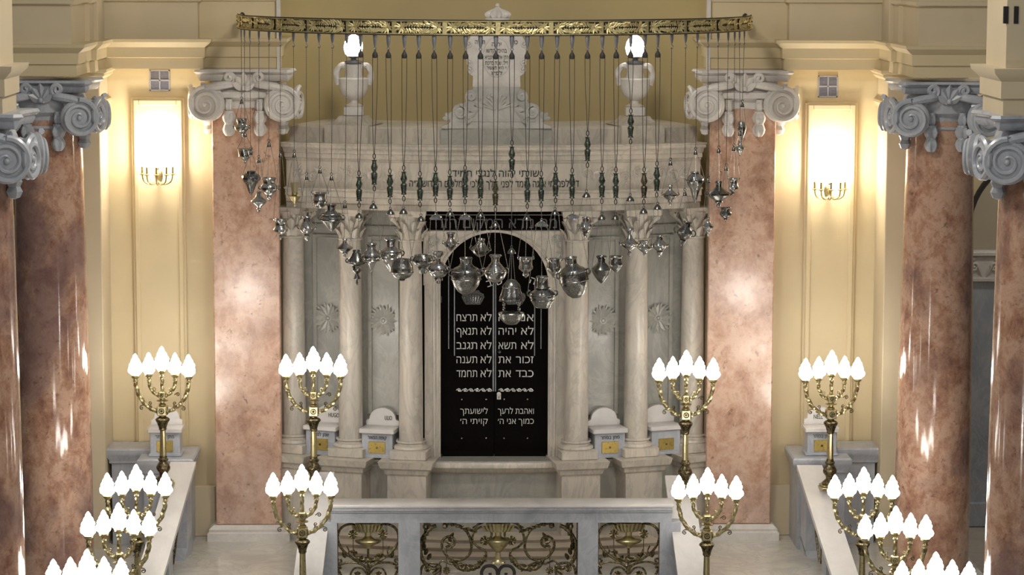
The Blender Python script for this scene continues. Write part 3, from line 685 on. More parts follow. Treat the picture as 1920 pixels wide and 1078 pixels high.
# doors
for sg in (-1, 1):
    e0, e1 = (xl+.0, dc-.004) if sg < 0 else (dc+.004, xr)
    b = MB(); nn = 20; pts = []
    for i in range(nn+1):
        x = e0+(e1-e0)*i/nn; u = max(-1, min(1, (x-dc)/hwid)); pts.append((x, zsp+(zap-zsp)*math.sqrt(max(0, 1-u*u))))
    b.prism([(e0, zbot)]+pts+[(e1, zbot)], Y(DD)+.06, Y(DD)+.13)
    dl = b.build('door', M['door'], ark)
    yd = Y(DD)+.055
    m2 = MB()
    px_in, px_out = ((852, 841) if sg < 0 else (1003, 1015))
    for p_, ztop_, zb_ in ((px_in, 522, 668), (px_out, 518, 655)):
        m2.tube([(xat(p_, DD), yd, az(ztop_, DD)), (xat(p_, DD), yd, az(zb_, DD))], .008, 6)
    m2.build('moulding_highlight', M['zinc'], dl)  # pale metal rods stand in for highlights on the black mouldings
    if sg < 0:
        MB().tube([(dc-.012, yd, az(527, DD)), (dc-.012, yd, az(735, DD))], .012, 6).build('meeting_bead', M['zinc'], dl)
    else:
        MB().tube([(dc+.018, yd, az(527, DD)), (dc+.018, yd, az(735, DD))], .008, 6).build('meeting_bead', M['zinc'], dl)
    # commandments
    rows = (['לא תרצח', 'לא תנאף', 'לא תגנב', 'לא תענה', 'לא תחמד'] if sg < 0 else ['אנכי ה', 'לא יהיה', 'לא תשא', 'זכור את', 'כבד את'])
    pa, pb = (856, 922) if sg < 0 else (935, 1001)
    for rw, py in zip(rows, (603, 628.5, 655.5, 682, 708)):
        xa, xb = xat(pa, DD), xat(pb, DD)
        w1, w2 = rw.split(' '); t = MB()
        if sg < 0:     # lamed-alef right, verb left
            text_mb(t, w1, xb-.075, yd, az(py, DD), width=.15, height=.092, bold=.018)
            text_mb(t, w2, xa+.140, yd, az(py, DD), width=.28, height=.092, bold=.018)
        else:
            wa = {'אנכי': .30}.get(w1, .17 if len(w1) == 2 else .24)
            wb = .07 if len(w2) == 1 else (.17 if len(w2) == 2 else .24)
            text_mb(t, w1, xb-wa/2, yd, az(py, DD), width=wa, height=.092, bold=.018)
            text_mb(t, w2, xa+wb/2, yd, az(py, DD), width=wb, height=.092, bold=.018)
        t.build('lettering_line', M['letter_silver'], dl)
    low = ((('לישועתך', 863, 915, 777), ('קויתי ה׳', 863, 915, 796)) if sg < 0 else (('ואהבת לרעך', 934, 1002, 777), ('כמוך אני ה׳', 934, 1002, 796)))
    for tx, a_, c_, py in low:
        t = MB(); xa, xb = xat(a_, DD), xat(c_, DD); text_mb(t, tx, (xa+xb)/2, yd, az(py, DD), width=xb-xa, height=.07, bold=.014)
        t.build('lettering_line', M['letter_silver'], dl)
    t = MB()
    if sg < 0: text_mb(t, 'ב', xat(919, DD), yd, az(538, DD), height=.085, rot=-.3, bold=.03)
    else:
        text_mb(t, 'ש', xat(938, DD), yd, az(534, DD), height=.085, rot=-.35, bold=.03); text_mb(t, 'ה', xat(997, DD), yd, az(533, DD), height=.085, rot=.35, bold=.03)
    t.build('arched_lettering', M['letter_silver'], dl)
    # ornamental scroll band, studs, crown plate
    o = MB(); xa, xb = xat(855 if sg < 0 else 935, DD), xat(923 if sg < 0 else 1001, DD); zz = az(733, DD)
    for k in range(6):
        o.tube(spiral(xa+(xb-xa)*(k+.5)/6, zz, .03, .008, 0 if k % 2 else PI, (1.3 if k % 2 else -1.3), 14, yd), .006, 5)
    o.tube([(xa+(xb-xa)*i/30, yd, zz+.018*math.sin(i*1.26)) for i in range(31)], .006, 5)
    o.build('scroll_band', M['letter_silver'], dl)
    for px in ((866, 912) if sg < 0 else (946, 990)):
        for py in (750, 823):
            s_ = MB(); ball_at(s_, T(xat(px, DD), yd, az(py, DD)), .014, 10); s_.build('stud', M['silver'], dl)
    cpx = 887 if sg < 0 else 965
    cx_, cz_ = xat(cpx, DD), az(572, DD); c = MB()
    hull = [(-.10, 0), (.10, 0), (.13, .05), (.155, .10), (.14, .15), (.10, .165), (.075, .20), (.03, .19), (0, .215), (-.03, .19), (-.075, .20), (-.10, .165), (-.14, .15), (-.155, .10), (-.13, .05)]
    c.prism([(cx_+x, cz_+z) for x, z in hull], yd-.006, yd+.006)
    for k in range(-3, 4):
        c.ball((cx_+k*.038, yd-.008, cz_+.135-.004*k*k), .015, 8); c.tube([(cx_+k*.026, yd-.008, cz_+.02), (cx_+k*.036, yd-.01, cz_+.11)], .006, 5)
    for k in range(9): c.ball((cx_-.1+k*.025, yd-.008, cz_+.03), .009, 6)
    c.build('crown_plate', M['silver_dark'], dl)
    hx = xl+.0 if sg < 0 else xr-.0
    h = MB()
    for py in (562, 858): h.box(hx-.02, hx+.02, Y(DD)+.0, Y(DD)+.07, az(py+6, DD), az(py-6, DD), bev=.006)
    h.build('hinge', M['iron'], dl)
    if sg > 0:
        k = MB(); kx, kz = xat(936, DD), az(744, DD); k.box(kx-.028, kx+.028, yd-.012, yd, kz-.045, kz+.03, bev=.008); k.lathe([(.03, 0), (.03, .012), (.02, .02), (0, .022)], 14, T(kx, yd, kz+.03) @ RX(PI/2)); kp = k.build('lock_plate', M['white_marble'], dl)
        k = MB(); k.lathe([(.008, 0), (.008, .003), (0, .003)], 10, T(kx, yd-.012, kz-.01) @ RX(PI/2)); k.box(kx-.004, kx+.004, yd-.0155, yd-.011, kz-.033, kz-.01); k.build('keyhole', M['ink_shade'], kp)
        k = MB(); k.lathe([(.02, 0), (.026, .01), (.014, .03), (0, .034)], 12, T(xat(937, DD), yd, az(661, DD)) @ RX(PI/2)); k.build('door_knob', M['silver_dark'], dl)
# --- entablature
z = az
b = MB()
b.sweep([(-.75, z(397)), (.0, z(397)), (.0, z(386)), (.02, z(385)), (.02, z(374)), (.04, z(373)), (.04, z(363)), (.075, z(360)), (.075, z(358)), (.0, z(356)), (-.75, z(356))], apath(-SM, SM, 60)); b.build('architrave', AMB, ark, sharp=20)
fz = MB(); fz.sweep([(-.75, z(357)), (0, z(357)), (0, z(304)), (-.75, z(304))], apath(-SM, SM, 60)); fz = fz.build('frieze', AMB, ark)
b = MB(); b.sweep([(-.75, z(305)), (.02, z(305)), (.02, z(302)), (.05, z(300)), (.05, z(292)), (.075, z(290)), (.09, z(284)), (.145, z(280)), (.15, z(275)), (.17, z(273)), (.17, z(271.5)), (-.9, z(271.5))], apath(-SM, SM, 60)); b.build('cornice', AMB, ark, sharp=20)
bend = lambda q: Vector((*apt(q.x, -q.y), q.z))
def sx_of(px): return math.asin(max(-.44, min(.44, xat(px, DA)/RA)))*RA
for tx, pa, pb, py, hh in (('שויתי יהוה לנגדי תמיד', 848, 1010, 331.5, .082), ('דע לפני מי אתה עומד לפני מלך מלכי המלכים הקדוש ב״ה', 768, 1085, 351, .08)):
    b = MB(); s0, s1 = sx_of(pa), sx_of(pb); text_mb(b, tx, (s0+s1)/2, -.004, z(py), width=s1-s0, height=hh, bend=bend, bold=.045)
    b.build('inscription', M['ink_shade'], fz)
for sg in (-1, 1):
    b = MB()
    for k in range(9):
        s = sg*(1.25+.178*k); zz = z(331)+.03*(-1)**k
        b.add([bend(q) for q in [Vector(p) for p in ()]], [])
        b.tube([bend(Vector(p)) for p in spiral(s, zz, .085, .016, PI*(k % 2), sg*1.7*(-1)**k, 22, -.004)], .010, 5)
        b.tube([bend(Vector((s+.09*sg*t, -.004, zz+.09*(-1)**k*math.cos(t*PI)))) for t in [i/6 for i in range(7)]], .009, 5)
        for j in range(2): b.leaf(.085, .045, .3, .25, afr(s+sg*.09, .004, zz) @ RY(sg*(1.2+j*1.9+k)))
    b.build('carved_scrollwork', AMB, fz)
# --- attic course with urn blocks and the middle block under the tablet
ze0, ze1 = z(272), z(241)
b = MB(); b.sweep([(-1.2, ze0), (-.10, ze0), (-.10, ze1-.02), (-.13, ze1), (-1.2, ze1+.02)], apath(-SM, SM, 60)); b.build('attic', AMB, ark)
s0, s1 = sx_of(826), sx_of(1034)
b = MB(); b.sweep([(-.6, ze0), (-.02, ze0), (-.02, ze1+.01), (-.6, ze1+.01)], apath(s0, s1, 12)); mid = b.build('attic_block', M['grey_marble'], ark)
URN_S = []
for px in (648, 1207):
    sc_ = sx_of(px); URN_S.append(sc_)
    b = MB(); hw_ = .31
    b.sweep([(-.7, ze0), (-.0, ze0), (-.0, ze1+.02), (-.7, ze1+.02)], apath(sc_-hw_, sc_+hw_, 8))
    F = afr(sc_, -.32, ze1+.02); hh = z(222)-ze1-.02
    lev = [(.31, 0), (.25, hh*.18), (.20, hh*.45), (.17, hh*.8), (.16, hh)]
    vs = []; fs = []
    for w_, h_ in lev: vs += [(-w_, -w_, h_), (w_, -w_, h_), (w_, w_, h_), (-w_, w_, h_)]
    for k in range(len(lev)-1):
        for i in range(4): j = (i+1) % 4; fs.append((k*4+i, k*4+j, k*4+4+j, k*4+4+i))
    fs.append(tuple(range(len(vs)-4, len(vs)))); b.add(vs, fs, F)
    b.build('urn_block', AMB, ark)
# --- carved tablet with crown
yt = apt(0, -.02)[1]; TD = yt+36
def tp(px, py): v = at(px, py, TD); return (v.x, v.z)
half = [(1034, 241), (1032, 236), (1022, 233), (1017, 228), (1019, 222), (1015, 221), (1013, 214), (1013, 206), (1009, 199), (1001, 195), (992, 195), (988, 190), (990, 183), (989, 176), (984, 170), (977, 168), (974, 163)]
up = [(976, 163), (975, 143), (984, 137), (986, 128), (983, 121), (988, 112), (988, 104), (985, 99), (988, 88), (985, 78), (980, 70), (978, 60), (965, 48), (948, 42)]
cxp = 931
def both_sides(h): return [tp(x, y) for x, y in h]+[tp(2*cxp-x, y) for x, y in h[::-1]]
b = MB(); b.prism(both_sides(half), yt, yt+.22); tb = b.build('pediment', M['pediment'], ark)
b = MB(); b.prism(both_sides(up), yt+.02, yt+.2); tl = b.build('tablet', M['white_marble'], tb)
c = MB()
for sg in (-1, 1):
    for (px, py, r_, t_) in ((cxp+sg*48, 180, .068, 2.0), (cxp+sg*68, 210, .10, 2.4)):
        x, zz = tp(px, py); c.tube(spiral(x, zz, r_, .012, PI/2, sg*t_, 34, yt-.012), .024, 6)
    for k in range(5):
        x, zz = tp(cxp+sg*(5+4.5*k), 214-2*k); c.tube(smooth([tuple((tp(cxp+sg*3, 205)[0], yt-.004, tp(cxp, 205)[1])), (tp(cxp+sg*(4+5*k), 200)[0], yt-.006, tp(cxp, 190-2*(2-k) if k < 3 else 192+3*(k-2))[1]), (tp(cxp+sg*(9+7*k), 0)[0], yt-.006, tp(cxp, 178+4*k)[1])], 5), .016, 5)
        ball_at(c, T(tp(cxp+sg*(9+7*k), 0)[0], yt-.006, tp(cxp, 178+4*k)[1]), .02, 8)
    for k in range(7):
        x, zz = tp(cxp+sg*(18+7*k), 215-5*abs(k-4)); c.leaf(.16, .09, .6, .4, T(x, yt-.004, zz) @ RY(sg*(.6+.5*k)))
    x, zz = tp(cxp+sg*88, 222)
    for k in range(3): c.leaf(.11, .07, .6, .4, T(x, yt-.004, zz) @ RY(sg*(k*.9-.3)))
x0_, z_ = tp(845, 221); x1_, _ = tp(1018, 221); c.tube([(x0_+.1, yt, z_-.04), (x1_-.1, yt, z_-.04)], .014, 6)
c.build('carved_scrolls', M['pediment'], tb)
md = MB(); x, zz = tp(931, 107); rx, rz = .185, .265
md.lathe([(1, 0), (1.0, .012), (.96, .02), (.93, .012), (0, .012)], 40, T(x, yt+.02, zz) @ SCL(rx, 1, rz) @ RX(PI/2)); md = md.build('medallion', M['white_marble'], tl)
t = MB()
for tx, py, w_, h_ in (('יהוה', 87, .125, .05), ('בהיכל קדשו', 98.5, .27, .045), ('הק׳ אליהו הנביא', 111, .31, .045), ('ז״ל׃ שנת ברכת', 121.5, .30, .045), ('יי היא תעשיר', 130.5, .26, .042), ('לפ״ג', 140.5, .15, .042)):
    text_mb(t, tx, x, yt+.006, tp(931, py)[1], width=w_, height=h_, bold=.02)
text_mb(t, 'תורה', tp(900, 0)[0], yt+.016, tp(0, 81)[1], width=.13, height=.05, bold=.02); text_mb(t, 'כתר', tp(963, 0)[0], yt+.016, tp(0, 81)[1], width=.11, height=.05, bold=.02)
t.build('inscription', M['ink_shade'], tl)
dr = MB()
for sg in (-1, 1):
    for (px, py, r_) in ((984-931, 84, .05), (982-931, 118, .045), (981-931, 131, .05)):
        x_, zq = tp(cxp+sg*px, py); dr.tube(spiral(x_, zq, r_, .012, PI*.5, sg*1.4, 20, yt+.012), .012, 6)
dr.build('tablet_scrolls', M['white_marble'], tl)
x, zz = tp(933, 38); cr = MB()
cr.lathe([(.155, -.06), (.155, .0), (.165, .012), (.155, .025), (.12, .02), (0, .02)], 28, T(x, yt+.12, zz), sy=.6)
cr.lathe([(.105, .02), (.135, .04), (.152, .065), (.148, .09), (.12, .115), (.075, .138), (.035, .155), (.02, .17), (0, .172)], 54, T(x, yt+.12, zz), flute=9, amp=.2, sy=.7)
cr.ball((x, yt+.12, zz+.195), .03, 12)
cr.build('crown', M['white_marble'], tl)
# steps up to the ark
b = MB()
for k in range(3):
    b.sweep([(-1.0, .0), (.95-.28*k, 0), (.95-.28*k, .05*(k+1)-.015), (.97-.28*k, .05*(k+1)-.012), (.97-.28*k, .05*(k+1)), (-1.0, .05*(k+1))], apath(-2.2+.1*k, 2.2-.1*k, 30))
o = b.build('ark_steps', M['step_marble']); tag(o, 'low curved tan marble steps in front of the ark, seen through the balustrade openings', 'steps', kind='thing')
# ================================================================ URN LAMPS ON THE ATTIC
for i, sc_ in enumerate(URN_S):
    F = afr(sc_, -.32); x, y = apt(sc_, -.32); zb = z(222); du = y+36
    r = thing('urn_lamp', (x, y, zb), 'white marble urn with lit flame globe standing on the %s end of the ark' % ('left' if i == 0 else 'right'), 'lamp', 'urn lamps on the ark')
    def uz(py): return zb+(222-py)*(z(120)-z(222))/102
    b = MB(); b.lathe([(.115, uz(205)), (.13, uz(203)), (.06, uz(198)), (.055, uz(193)), (.10, uz(189)), (.17, uz(181)), (.20, uz(170)), (.205, uz(152)), (.19, uz(150)), (.135, uz(149)), (.115, uz(140)), (.12, uz(128)), (.13, uz(125)), (.10, uz(124)), (.0, uz(124))], 32, T(x, y, 0)); b.build('urn_body', M['white_marble'], r)
    b = MB(); b.box(-.13, .13, -.13, .13, zb, uz(205)+.003, T(x, y, 0), .015); b.build('urn_foot', M['white_marble'], r)
    for sg in (-1, 1):
        b = MB(); b.tube(smooth([(x+sg*.10, y, uz(127)), (x+sg*.18, y, uz(128)), (x+sg*.228, y, uz(139)), (x+sg*.222, y, uz(153)), (x+sg*.20, y, uz(163))], 5), .042, 8, twist=(.12, 2, .8)); b.build('handle', M['white_marble'], r)
    b = MB(); b.lathe([(.10, uz(124)), (.12, uz(121)), (.12, uz(117.5)), (.05, uz(117)), (.03, uz(114)), (.08, uz(110)), (.10, uz(109)), (0, uz(109))], 24, T(x, y, 0)); b.build('lamp_holder', M['zinc'], r)
    b = MB(); b.lathe([(.07, uz(110)), (.11, uz(104)), (.127, uz(93)), (.115, uz(82)), (.08, uz(74)), (.035, uz(69)), (0, uz(66.5))], 24, T(x, y, 0), rfun=lambda a, z_, k: 1+.06*math.cos(5*a+9*z_)); b.build('flame_globe', M['bulb'], r)
# ================================================================ DONATION BOXES
def donation_box(F, w, h, dep, label, heb, lat, plaque_w, group, flip=0):
    loc = F @ Vector((0, 0, 0))
    r = thing('donation_box', loc, label, 'donation box', group)
    b = MB(); b.box(-w/2, w/2, -dep/2, dep/2, 0, h*.84, F, .008); b.box(-w/2-.02, w/2+.02, -dep/2-.02, dep/2, 0, .035, F, .008); b.build('box_body', M['blue_marble'], r)
    b = MB(); b.box(-w/2-.03, w/2+.03, -dep/2-.04, dep/2, h*.84, h, F, .012); b.build('lid', M['pale_rail'], r)
    b = MB(); b.box(-w*.27, w*.27, -dep/2-.012, -dep/2+.01, h*.16, h*.56, F, .004); pl_ = b.build('slot_plate', M['brass_plate'], r)
    b = MB(); b.lathe([(.016, 0), (.012, .012), (0, .014)], 10, F @ T(0, -dep/2-.012, h*.36) @ RX(PI/2)); b.build('knob', M['bronze'], pl_)
    if heb:
        b = MB(); text_mb(b, heb, 0, -dep/2-.004, h*.65, width=w*.62, height=h*.10, M=F, bold=.015); b.build('inscription', M['letter_dark'], r)
    hp = .30
    pts = [(-plaque_w/2, 0), (-plaque_w/2, hp*.22), (-plaque_w/2+.03, hp*.26)]+[(plaque_w*.40*-math.cos(PI*i/14), hp*.3+hp*.5*math.sin(PI*i/14)) for i in range(15)]+[(plaque_w/2-.03, hp*.26), (plaque_w/2, hp*.22), (plaque_w/2, 0)]
    b = MB(); b.prism(pts[::-1], -.03, .03, F @ T(0, dep/2-.05, h)); pq = b.build('plaque', M['pale_rail'], r)
    if lat:
        b = MB()
        for k, tx in enumerate(lat): text_mb(b, tx[0], tx[1]*plaque_w, -.033, hp*(.26-.2*k), width=tx[2]*plaque_w*.85, height=.05, M=F @ T(0, dep/2-.05, h), rtl=False, bold=.01)
        b.build('inscription', M['letter_dark'], pq)
G = 'donation boxes between the columns of the ark'
s1, s2 = (C_S[0]+C_S[1])/2, (C_S[1]+C_S[2])/2
zbx = zl+.02
donation_box(afr(-s2+.02, -.17, zbx), .43, .40, .36, 'pale marble donation box behind the candelabrum, between the two left outer ark columns', 'שמן למאור', [('HUGO', .18, .4)], .46, G)
donation_box(afr(-s1-.02, -.17, zbx), .43, .40, .36, 'pale marble donation box with bright brass plate and ULIO plaque, left of the door', 'קופת המאור', [('ULIO', .18, .26)], .46, G)
donation_box(afr(s1+.02, -.17, zbx), .43, .40, .36, 'grey marble donation box tilted away, plaque with faint lines, right of the door', 'מתן בסתר', None, .46, G)
donation_box(afr(s2-.02, -.17, zbx), .43, .40, .36, 'bluish donation box without lettering behind the candelabrum, right of the ark', None, None, .5, G)
# ================================================================ BRASS LAMP RAIL (half ring hung in front of the ark)
RR = 3.36; RC = Y(35.3)
def rpt(th, out=0): return ((RR+out)*math.sin(th), RC-(RR+out)*math.cos(th))
zr1, zr0 = zat(38.5, 32.0), zat(66, 32.0)
rail = thing('lamp_rail', (0, RC-RR, zr0), 'curved gilded brass rail with leaf relief hanging in front of the ark', 'lamp rail')
ang = [math.radians(-87+174*i/96) for i in range(97)]
b = MB(); b.sweep([(-.05, zr0), (.012, zr0), (.012, zr0+.012), (0, zr0+.02), (0, zr1-.02), (.012, zr1-.012), (.012, zr1), (-.05, zr1)], [rpt(a) for a in ang]); b.build('band', M['gilt'], rail)
b = MB()
for zz in (zr0-.002, zr1+.002): b.tube([(*rpt(a, .008), zz) for a in ang], .008, 6)
b.build('dark_edge', M['iron'], rail)
npan = 16; span = math.radians(174)/npan
for k in range(npan):
    a0 = math.radians(-87)+k*span+.008; a1 = a0+span-.018; am = (a0+a1)/2
    pn = MB(); pn.sweep([(-.01, zr0+.022), (.003, zr0+.022), (.003, zr1-.022), (-.01, zr1-.022)], [rpt(a0+(a1-a0)*i/8) for i in range(9)])
    pn = pn.build('dark_ground', M['ink_shade'], rail)
    lf = MB(); rnd = random.Random(k)
    zm = (zr0+zr1)/2
    for sg in (-1, 1):
        x, y = rpt(a0 if sg < 0 else a1, .006)
        # central flower of long leaves at each end of a panel, sprig towards the middle
        fa = (a0+.018) if sg < 0 else (a1-.018)
        fx, fy = rpt(fa, .006); Fm = T(fx, fy, zm) @ RZ(fa)
        for j in range(9):
            aa = j*2*PI/9+rnd.uniform(-.15, .15); lf.leaf(rnd.uniform(.065, .085), .034, .4, .3, Fm @ RY(aa) @ T(0, 0, .006), m=5)
        for j in range(8):
            f = j/7; ta = fa+(am-fa)*f*1.02-(.0); xx, yy = rpt(ta, .006)
            for dz, ro in ((.008, sg*(-.6)), (-.008, sg*(-2.5)), (.03, sg*-1.1), (-.03, sg*-2.0)):
                lf.leaf(rnd.uniform(.065, .085), rnd.uniform(.026, .034), .4, .3, T(xx, yy, zm+dz) @ RZ(ta) @ RY(ro+rnd.uniform(-.35, .35)), m=5)
            if j % 3 == 1: ball_at(lf, T(xx, yy, zm+rnd.uniform(-.05, .05)), .010, 6)
    lf.build('leaf_relief', M['gilt'], pn)
for sg in (-1, 1):
    x, y = rpt(sg*math.radians(87)); b = MB(); b.tube([(x, y, zr0+.05), (x, Y(35.75), zr0+.05)], .014, 8); b.tube([(x, y, zr1-.03), (x, Y(35.75), zr1-.03)], .014, 8); b.lathe([(.05, 0), (.05, .02), (0, .02)], 14, T(x, Y(35.76), (zr0+zr1)/2) @ SCL(1, 1, 2) @ RX(PI/2)); b.build('wall_stay', M['iron'], rail)
HOOKS = [452, 458, 468, 485, 504, 525, 550, 574, 598, 623, 650, 676, 703, 728, 758, 785, 814, 844, 873, 901, 930, 960, 989, 1016, 1045, 1073, 1102, 1130, 1156, 1183, 1210, 1234,
         1260, 1286, 1308, 1328, 1347, 1366, 1378, 1387, 1396]
HX = []
for px in HOOKS:                          # where the sight line meets the half ring
    d = 33.0
    for _ in range(30):
        X = xat(px, d, 60); X = max(-RR*.9985, min(RR*.9985, X)); d = (RC-math.sqrt(RR*RR-X*X))+36
    HX.append((X, d))
# even out the two ends so that neighbours keep their distance along the ring
PULL = range(11, 32)
for i, (X, d) in enumerate(HX):
    th = math.atan2(X, -(Y(d)-RC)); b = MB(); hl = .155 if i in PULL else .12
    F = T(X, Y(d)+.02, zr0) @ RZ(th)
    b.box(-.018, .018, -.008, .008, -.03, .06, F, .003)
    b.lathe([(.024, 0), (.028, -.02), (.027, -.06), (.022, -hl*.7), (.014, -hl*.92), (.006, -hl)], 10, F, sy=.45)
    if i not in PULL:
        b.tube([(0, 0, -hl+.01), (0, 0, -hl-.015)]+[(.022*math.sin(q), 0, -hl-.04+.022*math.cos(q)) for q in [PI*j/7 for j in range(0, 10)]], .0055, 6, M=F)
    else:
        b.tube([(.016*math.sin(q), 0, -hl-.012+.016*math.cos(q)) for q in [2*PI*j/10 for j in range(10)]], .0055, 6, True, F)
    b.build('hook', M['zinc'], rail)
# ---------------------------------------------------------------- counterweight tackles
def vase_weight(zt, zb):
    h = zt-zb; r = .040
    P_ = [(.028, 1), (.034, .985), (.024, .95), (.026, .86), (.040, .72), (.040, .66), (.022, .53), (.020, .50), (.034, .47), (.040, .42), (.036, .30), (.028, .12), (.026, .06), (.034, .02), (.032, 0)]
    return [(q, zb+h*t) for q, t in P_]
WT = [(673, 332, 377), (701.5, 300, 346), (731, 328, 370), (757, 322, 365), (787.5, 333, 376), (816.5, 324, 368), (843.5, 330, 375), (872, 322, 370), (901, 329, 372), (929, 340, 385), (960, 275, 321),
      (989, 333, 379), (1015, 333, 377), (1042, 324, 368), (1073, 327, 372), (1102, 257, 302), (1129, 324, 370), (1155, 325, 371), (1183, 215, 258), (1208, 325, 371), (1232, 314, 358)]
ORD = ['first', 'second', 'third', 'fourth', 'fifth', 'sixth', 'seventh', 'eighth', 'ninth', 'tenth', 'eleventh', 'twelfth', 'thirteenth', 'fourteenth', 'fifteenth', 'sixteenth', 'seventeenth', 'eighteenth', 'nineteenth', 'twentieth', 'twenty-first']
WBOT = {}
wnames = {0: 'plain dark green lead counterweight, leftmost of the hanging row', 1: 'green lead counterweight hung slightly higher, second from the left of the row',
          9: 'brownish lead counterweight on the middle of the row, hanging lowest over the inscription', 10: 'green lead counterweight hanging alone above the frieze inscription, just right of centre',
          15: 'green lead counterweight hung high in front of the cornice, between centre and right urn', 18: 'dark green lead counterweight hung highest, overlapping the foot of the right urn',
          20: 'short grey lead counterweight, rightmost of the hanging row'}
for k, (px, y0, y1) in enumerate(WT):
    X, d = HX[11+k]; yy = Y(d)+.02
    v0, v1 = at(px, y0, d), at(px, y1, d); wx = v0.x; zt, zb = v0.z, v1.z
    lab = wnames.get(k, 'green lead counterweight on two cords, %s from the left of the hanging row' % ORD[k])
    r = thing('counterweight', (wx, yy, zb), lab, 'counterweight', 'lead counterweights of the hanging lamps')
    zp = zr0-.155-.028
    p = MB(); p.lathe([(.008, zp), (.012, zp-.02), (.03, zp-.05), (.036, zp-.075), (.03, zp-.1), (.0, zp-.105)], 12, T(X, yy, 0), sy=.6)
    p.build('pulley', M['iron'], r)
    zl_ = zt+.075
    for sg in (-1, 1):
        c = MB(); c.tube(smooth([(X+sg*.03, yy, zp-.08), (X+sg*.028+(wx-X)*.3, yy, zp-.08+(zl_-zp+.08)*.35), (wx+sg*.016, yy, zl_+.25), (wx+sg*.004, yy, zl_)], 5), .0042, 5); c.build('cord', M['iron'], r)
    w = MB(); w.lathe(vase_weight(zt, zb), 14, T(wx, yy, 0), flute=6, amp=.03); w.build('weight', M['lead_brown'] if k in (9, 19) else M['lead'], r)
    g = MB(); g.tube([(wx+.015*math.sin(q), yy, zt+.045+.03*math.cos(q)) for q in [2*PI*j/12 for j in range(12)]], .006, 5, True); g.tube([(wx, yy, zt+.016), (wx+.004, yy, zt-.005)], .006, 5); g.build('upper_loop', M['iron'], r)
    g = MB(); g.tube([(wx+.015*math.sin(q), yy, zb-.05+.03*math.cos(q)) for q in [2*PI*j/12 for j in range(12)]], .006, 5, True); g.tube([(wx, yy, zb), (wx, yy, zb-.02)], .006, 5); g.build('lower_loop', M['iron'], r)
    WBOT[11+k] = (wx, zb-.08)
